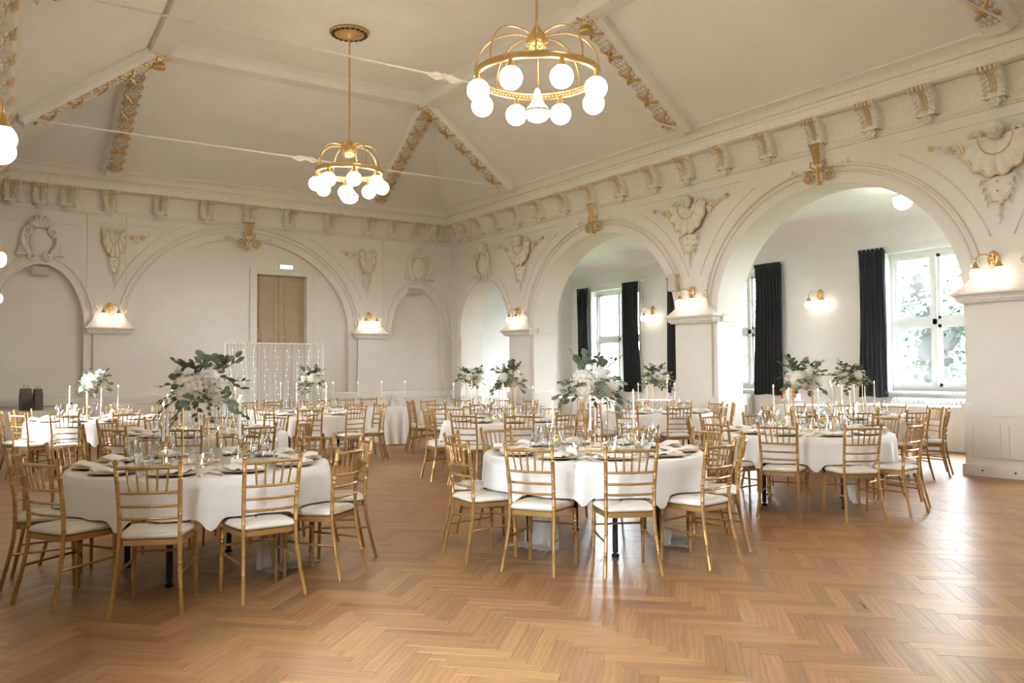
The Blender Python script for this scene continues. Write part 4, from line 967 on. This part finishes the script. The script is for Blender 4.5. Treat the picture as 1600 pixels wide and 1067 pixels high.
def bouquet(parent, seed, cz, size, full):
    random.seed(seed); root = parent
    hp = [(.10, -.02, -.03, 0), (-.11, .03, -.02, 2), (.0, -.12, -.04, 0), (.02, .11, 0, 1), (-.05, -.06, .06, 1)]
    for i, (x, y, z, k) in enumerate(hp):
        o = link('hydrangea', HYD[k], root, (x*size, y*size, cz+z*size)); o.rotation_euler = (random.random(), random.random(), random.random()*6); o.scale = (size,)*3
    for i in range(7):
        a = i*.9+random.random()*.5; r = random.uniform(.06, .17)*size; o = link('rose', ROSE, root, (r*math.cos(a), r*math.sin(a), cz+random.uniform(.05, .15)*size)); o.rotation_euler = (random.uniform(-.6, .6), random.uniform(-.6, .6), a); o.scale = (size,)*3
    kinds = ['round', 'oval', 'dark', 'round', 'dark', 'oval', 'tiny']
    for i in range(40):
        a = i*2.4+random.uniform(-.3, .3); el = random.uniform(-.45, 1.0); L = random.uniform(.17, .32)*size; kd = kinds[i % 7]
        if kd == 'tiny': L *= 1.15
        pts = sprig_curve(a, el, L, random.uniform(.02, .16)*size*(1 if el < .6 else .3))
        sp = MB().tube(pts, [.0026]*6+[.001], 5).build('eucalyptus_sprig', 'stem', root, loc=(0, 0, cz))
        n = {'tiny': 12, 'round': 7}.get(kd, 9); V = []; jb = MB()
        for q in range(n):
            t = .30+.72*q/(n-1); k = min(5, int(min(.999, t)*6)); p_ = pts[k].lerp(pts[k+1], min(.999, t)*6-k); tg = (pts[k+1]-pts[k]).normalized()
            sd = tg.cross(zh).normalized() if tg.cross(zh).length > .01 else Vector((1, 0, 0)); up = sd.cross(tg)
            s_ = 1 if q % 2 else -1; dr = (sd*s_*.85+tg*.65+up*random.uniform(-.3, .5)).normalized() if q < n-1 else tg
            nn = (up+Vector((random.uniform(-.9, .9), random.uniform(-.9, .9), random.uniform(-.5, .5)))).normalized(); yy = nn.cross(dr).normalized(); nn = dr.cross(yy); sc = random.uniform(.75, 1.15)*size
            mt = Matrix(((dr.x*sc, yy.x*sc, nn.x*sc, p_.x), (dr.y*sc, yy.y*sc, nn.y*sc, p_.y), (dr.z*sc, yy.z*sc, nn.z*sc, p_.z), (0, 0, 0, 1)))
            if full: o = link('leaf', LEAF[kd], sp); o.matrix_local = mt
            else:
                me = LEAF[kd]; jb.add([tuple(mt @ v.co) for v in me.vertices], [tuple(f.vertices) for f in me.polygons])
        if not full: tag(jb.build('leaves', 'leaf' if kd in ('round', 'oval') else 'leaf2', sp), None, None, None, 'stuff')
def centerpiece(label, loc, rz, seed, size, full):
    t = thing('flower_centerpiece', label, 'centerpiece', loc, rz, 'flower centerpieces on the round tables'); h = .47; s_ = .10
    for x in (-s_, s_):
        for y in (-s_, s_): MB().tube([(x, y, .007), (x, y, h)], .0045, 6).build('stand_rod', 'brass', t)
    for z in (.007, h): MB().tube([(-s_, -s_, z), (s_, -s_, z), (s_, s_, z), (-s_, s_, z), (-s_, -s_, z)], .0045, 6).build('stand_frame', 'brass', t)
    MB().lathe([(.005, 0), (.07, 0), (.085, .03), (.09, .06), (.005, .06)], 16, (0, 0, h)).build('flower_bowl', 'gilt', t)
    bouquet(t, seed, h+.12, size, full); return t
def put(me, name, label, cat, loc, rz, group, subs=()):
    if subs:
        t = thing(name, label, cat, loc, rz, group)
        for nm, m_ in subs: link(nm, m_, t)
        return t
    return tag(link(name, me, None, loc, rz), label, cat, group)
def candle_set(x, y, z, h, where, k, which=''):
    put(CHB, 'candle_holder', which+' slim gold candle holder on the '+where, 'candle holder', (x, y, z), 0, 'candle holders on the '+where)
    t = thing('taper_candle', which+' lit taper candle on the '+where, 'candle', (x, y, z+.197), random.random()*6, 'taper candles on the '+where)
    link('wax', WAX[h], t); link('wick', WICK, t, (0, 0, h+.001)); link('flame', FLM, t, (0, 0, h+.006))
SUBW = (('bowl', WIN_), ('stem_and_foot', WST)); SUBF = (('bowl', FLU), ('stem_and_foot', WST))
BSEED = [3, 14, 25, 36, 47, 58, 69, 71, 82, 93]
for ti, (tx, ty, tn, ph, lv) in enumerate(TABLES):
    T = thing('round_table', 'round '+tn+' on black legs under a white cloth', 'table', (tx, ty, 0), R(20+ti*13), 'round banquet tables')
    link('table_top', TOPM, T); link('apron_ring', APR, T)
    for q in range(4): lg = link('leg', LEGM, T, (.56*math.cos(q*PI/2+.6), .56*math.sin(q*PI/2+.6), 0)); link('foot_glide', FOOTM, lg)
    random.seed(100+ti)
    ang = [R(ph+36*k+random.uniform(-1.2, 1.2)) for k in range(10)]
    tag(link('tablecloth', cloth_mesh(ti+1, ang), None, (tx, ty, 0), 0), 'white linen cloth over the '+tn, 'tablecloth', 'round white tablecloths')
    info = []
    for a in ang:
        rr = .97+random.uniform(-.02, .05); info.append((tx+rr*math.cos(a), ty+rr*math.sin(a), a))
    tocam = math.atan2(CAM.y-ty, CAM.x-tx)
    near = sorted([q for q in info if math.cos(q[2]-tocam) > 0], key=lambda q: project((q[0], q[1], .5))[0]); far = sorted([q for q in info if math.cos(q[2]-tocam) <= 0], key=lambda q: project((q[0], q[1], .5))[0])
    PN = {}
    for sidename, lst in (('near', near), ('far', far)):
        for k, q_ in enumerate(lst): PN[q_[2]] = '%s %s-side place' % (ORD[k], sidename)
        for k, (cx, cyy, a) in enumerate(lst):
            if ti == 9 and cx > 1.2: continue
            make_chair('gold chair, %s from left on %s side of %s' % (ORD[k], sidename, tn), (cx, cyy, 0), a+PI/2+random.uniform(-.07, .07), 'gold chairs at the '+tn, lv == 2)
    for k, a in enumerate(ang):
        pn = 'at the '+PN[a]+' of the '+tn; u = Vector((math.cos(a), math.sin(a), 0)); v_ = Vector((-u.y, u.x, 0)); c = Vector((tx, ty, TZ+.001)); rz = a+PI/2
        put(None, 'charger_plate', 'blush gold charger plate '+pn, 'plate', c+u*.72, rz, 'charger plates on the '+tn, (('plate', CHG), ('underside_shadow', CHF)))
        put(NAP, 'napkin', 'folded white napkin '+pn, 'napkin', c+u*.70+Vector((0, 0, .004)), rz+random.uniform(-.4, .4), 'napkins at the '+tn)
        if lv == 2:
            put(FORK, 'fork', 'steel fork '+pn, 'fork', c+u*.72-v_*-.20, rz+PI, 'forks on the '+tn); put(KNIFE, 'knife', 'steel knife '+pn, 'knife', c+u*.72-v_*.20, rz+PI, 'knives on the '+tn)
        g = c+u*.49
        put(None, 'wine_glass', 'wine glass '+pn, 'glass', g-v_*.10, 0, 'wine glasses on the '+tn, SUBW)
        put(TUM, 'tumbler', 'water tumbler '+pn, 'glass', g-v_*.0-u*.03, 0, 'tumblers on the '+tn)
        put(None, 'champagne_flute', 'champagne flute '+pn, 'glass', g-v_*-.09-u*.01, 0, 'champagne flutes on the '+tn, SUBF)
        if lv == 2 and k % 2 == 0: put(CARD, 'place_card', 'folded card '+pn, 'card', c+u*.535+v_*.03, rz+PI, 'place cards on the '+tn)
    centerpiece('tall bouquet of white hydrangeas and eucalyptus on the '+tn, (tx, ty, TZ+.001), R((46 if ti == 0 else 34) if lv == 2 else 20*ti), BSEED[ti], [1.08, 1.05, .98][ti] if ti < 3 else .95, ti < 3)
    def four(pts):
        dd = [project((x, y, .9)) for x, y in pts]; o = sorted(range(4), key=lambda i: dd[i][2]); nm = {o[0]: 'nearest', o[3]: 'farthest'}
        l, r_ = sorted(o[1:3], key=lambda i: dd[i][0]); nm[l] = 'left'; nm[r_] = 'right'; return nm
    cr_ = .34 if ti else .365
    cp = [(tx+cr_*math.cos(R(-60+90*k+ti*17)), ty+cr_*math.sin(R(-60+90*k+ti*17))) for k in range(4)]; nm = four(cp)
    for k, (x, y) in enumerate(cp): candle_set(x, y, TZ+.001, .24 if k % 2 else .28, tn, k, nm[k])
    cp = [(tx+.25*math.cos(R(-15+90*k+ti*17)), ty+.25*math.sin(R(-15+90*k+ti*17))) for k in range(4)]; nm = four(cp)
    for k, (x, y) in enumerate(cp):
        t = thing('tealight_cup', nm[k]+' round glass tealight cup on the '+tn, 'candle', (x, y, TZ+.001), 0, 'tealight cups on the '+tn); link('glass_cup', TLG, t); link('tea_candle', TLW, t); link('flame', FLM, t, (0, 0, .024))
    cp = [(tx+.33*math.cos(R(-37+180*k+ti*17)), ty+.33*math.sin(R(-37+180*k+ti*17))) for k in range(2)]
    for k, (x, y) in enumerate(cp):
        sd = 'left' if project((x, y, .8))[0] < project((*cp[1-k], .8))[0] else 'right'
        t = thing('carafe', sd+' glass water carafe with lemon on the '+tn, 'carafe', (x, y, TZ+.001), R(-60), 'lemon carafes on the '+tn); link('carafe_glass', CRF, t); link('lemon_slice', LEM, t); link('mint_sprig', MINT, t)
    TOBJ = globals().setdefault('TOBJ', {}); TOBJ[ti] = T
# tulle swags trailing to the floor under the front tables
def tulle(ti, dx, dy, a, seed, w=.28):
    random.seed(seed); mb = MB(); rings = []
    for k in range(15):
        u = k/14; row = []
        for j in range(17):
            q = j/16-.5; wv = .03*math.sin(j*1.7+seed)+.02*math.sin(j*.7+k*.6)
            if u < .72: z = .70-.68*u/.72; out = .10*u+wv*.6
            else: z = .016+.018*abs(math.sin(j*1.1+seed+k)); out = .10+(u-.72)*.5+wv
            row.append((q*w*(1+.7*u), out, z))
        rings.append(row)
    T = TOBJ[ti]; c, s_ = math.cos(-T.rotation_euler.z), math.sin(-T.rotation_euler.z)
    o = mb.loft(rings, False, False).build('tulle_swag', 'tulle', T, True, 80, (c*dx-s_*dy, s_*dx+c*dy, 0), a-T.rotation_euler.z); o.modifiers.new('thick', 'SOLIDIFY').thickness = .002
tulle(0, .42, -.28, R(-150), 1); tulle(1, -.42, .1, R(100), 2); tulle(1, .42, -.35, R(-135), 3); tulle(2, .30, -.30, R(-140), 4)

# ------------------------------------------------------------------ long tables
def long_table(label, x0, x1, y0, y1, z=.76, name='skirted_table'):
    t = thing(name, label, 'table', ((x0+x1)/2, (y0+y1)/2, 0)); w, d = (x1-x0)/2, (y1-y0)/2
    MB().box(-w+.03, w-.03, -d+.03, d-.03, z-.03, z-.006).build('table_top', 'box', t, False)
    for a in (-1, 1):
        for b in (-1, 1): MB().box(a*(w-.10)-.02, a*(w-.10)+.02, b*(d-.10)-.02, b*(d-.10)+.02, 0, z-.03).build('leg', 'black', t, False)
    per = []; n1 = int(2*w/.02); n2 = int(2*d/.02)
    for i in range(n1): per.append((-w+2*w*i/n1, -d, 0, -1))
    for i in range(n2): per.append((w, -d+2*d*i/n2, 1, 0))
    for i in range(n1): per.append((w-2*w*i/n1, d, 0, 1))
    for i in range(n2): per.append((-w, d-2*d*i/n2, -1, 0))
    rings = []
    for k in range(6):
        u = k/5; rings.append([(x+nx*(.004+.022*u*(1+math.sin(i*.62))), y+ny*(.004+.022*u*(1+math.sin(i*.62))), z-.002-u*(z-.014)) for i, (x, y, nx, ny) in enumerate(per)])
    sk = MB().loft(rings[::-1], True, False); s_ = sk.build('skirt', 'linen', t, True, 80)
    MB().loft([[(-w-.004, -d-.004, z-.012), (w+.004, -d-.004, z-.012), (w+.004, d+.004, z-.012), (-w-.004, d+.004, z-.012)], [(-w-.002, -d-.002, z), (w+.002, -d-.002, z), (w+.002, d+.002, z), (-w-.002, d+.002, z)]]).build('top_cloth', 'linen', t, False)
    return t
long_table('long skirted head table in front of the light curtain', -6.9, -3.75, -4.75, -4.0)
HT = 'long head table'
for i in range(6):
    x = -6.6+.52*i; make_chair('gold chair behind the head table, %s from the left' % ['first', 'second', 'third', 'fourth', 'fifth', 'sixth'][i], (x, -3.62, 0), PI+random.uniform(-.05, .05), 'gold chairs behind the head table', False)
    c = Vector((x, -4.18, .761)); put(None, 'charger_plate', 'charger plate at the %s place of the head table' % ORD[i], 'plate', c, 0, 'charger plates on the '+HT, (('plate', CHG), ('underside_shadow', CHF)))
    put(None, 'wine_glass', 'wine glass at the %s place of the head table' % ORD[i], 'glass', c+Vector((.12, -.22, 0)), 0, 'wine glasses on the '+HT, SUBW); put(TUM, 'tumbler', 'water tumbler at the %s place of the head table' % ORD[i], 'glass', c+Vector((.2, -.18, 0)), 0, 'tumblers on the '+HT)
    candle_set(x+.28, -4.55, .761, .28, HT, i, ORD[i])
t = thing('flower_arrangement', 'small bunch of yellow flowers on the right end of the head table', 'flowers', (-4.05, -4.5, .761))
MB().lathe([(.03, 0), (.04, .03), (.03, .09), (.035, .10)], 12).build('vase', 'glass', t)
for q in range(7): MB().tube([(0, 0, .02), (.06*math.cos(q), .06*math.sin(q), .18+.01*q)], .002, 4).build('flower_stem', 'stem', t); link('bloom', ROSE, t, (.06*math.cos(q), .06*math.sin(q), .19+.01*q)).scale = (.5,)*3
long_table('skirted buffet table under the tree window', 2.95, 3.70, -13.4, -10.2, .78)
long_table('white dessert table in the aisle beside the long black curtain', .95, 1.65, -11.3, -10.1, .82)
long_table('white dessert table in the aisle behind the middle pier', 1.0, 1.7, -8.2, -6.2, .82)
long_table('white buffet table in the aisle behind the pier by the small arch', 1.2, 1.9, -4.6, -2.0, .80)
def cake(label, loc, fm, stand=True):
    t = thing('tiered_cake', label, 'cake', loc)
    MB().lathe([(.10, 0), (.10, .01), (.02, .02), (.02, .07), (.17, .08), (.17, .09), (.01, .09)], 24).build('cake_stand', 'frame', t)
    for r_, z0, z1 in ((.15, .09, .20), (.11, .20, .31), (.075, .31, .40)): MB().lathe([(.005, z0), (r_-.008, z0), (r_, z0+.008), (r_, z1-.012), (r_-.012, z1), (.005, z1)], 24).build('cake_tier', 'icing', t)
    for q in range(14):
        a = q*2.1; z = .12+.29*q/13; r_ = .155-.08*q/13; o = link('sugar_flower', ROSE_C[fm], t, (r_*math.cos(a), r_*math.sin(a), z)); o.rotation_euler = (random.random()*2, random.random(), a)
ROSE_C = {}
for k in ('orange', 'pink'):
    me = ROSE.copy(); me.materials.clear(); me.materials.append(M[k]); ROSE_C[k] = me
cake('tiered white cake with orange flowers on a dessert table', (1.10, -10.35, .821), 'orange'); cake('tiered cake with pink flowers behind the middle pier', (1.10, -7.55, .821), 'pink')
for k in range(12): put(None, 'champagne_flute', 'champagne flute on the aisle buffet table, %s of the %s row' % ((ORD+['eighth', 'ninth'])[k//2], ['near', 'far'][k % 2]), 'glass', Vector((1.32+.12*(k % 2), -4.3+.17*(k//2), .801)), 0, 'champagne flutes on the aisle buffet', SUBF)
for k in range(10): put(TUM, 'tumbler', 'tumbler on the buffet below the tree window, %s of the %s row' % (ORD[k//2], ['near', 'far'][k % 2]), 'glass', Vector((3.1+.14*(k % 2), -13.1+.2*(k//2), .781)), 0, 'tumblers on the window buffet')
# side table with paper bags
long_table('small cloth-covered side table against the back wall at the far left', -10.75, -9.5, -1.15, -.45, .74, 'side_table')
def bag(label, x, y, w, d, h, m):
    t = thing('paper_bag', label, 'bag', (x, y, .741), R(12))
    MB().loft([[(-w, -d, 0), (w, -d, 0), (w, d, 0), (-w, d, 0)], [(-w, -d*.95, h*.7), (w, -d*.95, h*.7), (w, d*.95, h*.7), (-w, d*.95, h*.7)], [(-w*.93, -d*.5, h), (w*.93, -d*.5, h), (w*.93, d*.5, h), (-w*.93, d*.5, h)]]).build('bag_body', m, t, False)
    for s_ in (-1, 1): MB().tube([(-w*.4, s_*d*.5, h-.02), (-w*.35, s_*d*.5, h+.06), (w*.35, s_*d*.5, h+.06), (w*.4, s_*d*.5, h-.02)], .004, 5).build('bag_handle', m, t)
bag('wider brown paper bag on the far-left side table', -10.20, -.75, .10, .08, .44, 'paperbag'); bag('narrower brown paper bag right of the wider one on the side table', -9.985, -.72, .075, .08, .43, 'paperbag'); bag('small black bag in front of the brown paper bags', -10.14, -.98, .06, .05, .18, 'black')
t = thing('menu_card', 'framed menu card standing on the far-left round table', 'card', (-9.95, -5.55, TZ+.002), R(15))
MB().box(-.07, .07, -.004, .004, .03, .23).build('card_sheet', 'card', t, False); MB().lathe([(.03, 0), (.03, .01), (.005, .015), (.005, .05)], 10).build('card_stand', 'black', t); MB().box(-.012, .012, -.012, .012, .22, .25).build('clip', 'black', t, False)
# ------------------------------------------------------------------ backdrop with fairy lights
BY = -1.55; BX0, BX1 = -6.52, -4.30; BZ = 2.12
t = thing('curtain_backdrop', 'white sheer curtain backdrop on a frame in front of the door', 'backdrop', ((BX0+BX1)/2, BY, 0))
w = (BX1-BX0)/2
for s_ in (-1, 1): MB().tube([(s_*w, 0, .01), (s_*w, 0, BZ)], .014, 8).build('frame_post', 'frame', t); MB().box(s_*w-.03, s_*w+.03, -.25, .25, 0, .015).build('frame_foot', 'frame', t, False)
MB().tube([(-w, 0, BZ), (w, 0, BZ)], .012, 8).build('frame_crossbar', 'frame', t)
for k in range(6):
    random.seed(200+k); a = -w+2*w*k/6; b = -w+2*w*(k+1)/6; rings = []
    for i in range(8):
        u = i/7; rings.append([(a+(b-a)*j/40, .022*math.sin(j*1.05+k)+.012*math.sin(j*.37+u*2), BZ+.02-u*(BZ-.03)) for j in range(41)])
    MB().loft(rings, False, False).build('sheer_panel', 'sheer', t, True, 80)
for k in range(9):
    random.seed(300+k); x = BX0+.12+(BX1-BX0-.24)*k/8
    g = thing('fairy_light_string', 'warm fairy light string on the sheer backdrop, %s from the left' % (ORD+['eighth', 'ninth'])[k], 'string lights', (x, BY-.06, 0), 0, 'fairy light strings on the backdrop')
    pts = [(.03*math.sin(i*1.3+k), 0, BZ-.02-i*.14) for i in range(14)]
    MB().tube(pts, .0015, 4).build('wire', 'frame', g)
    bm = None
    for i in range(1, 14):
        if bm is None: bm = MB().ball((0, 0, 0), .009, 8, 6).mesh('bulb', M['fairy'])
        link('bulb', bm, g, (pts[i][0]+.01*(-1)**i, -.012, pts[i][2]))
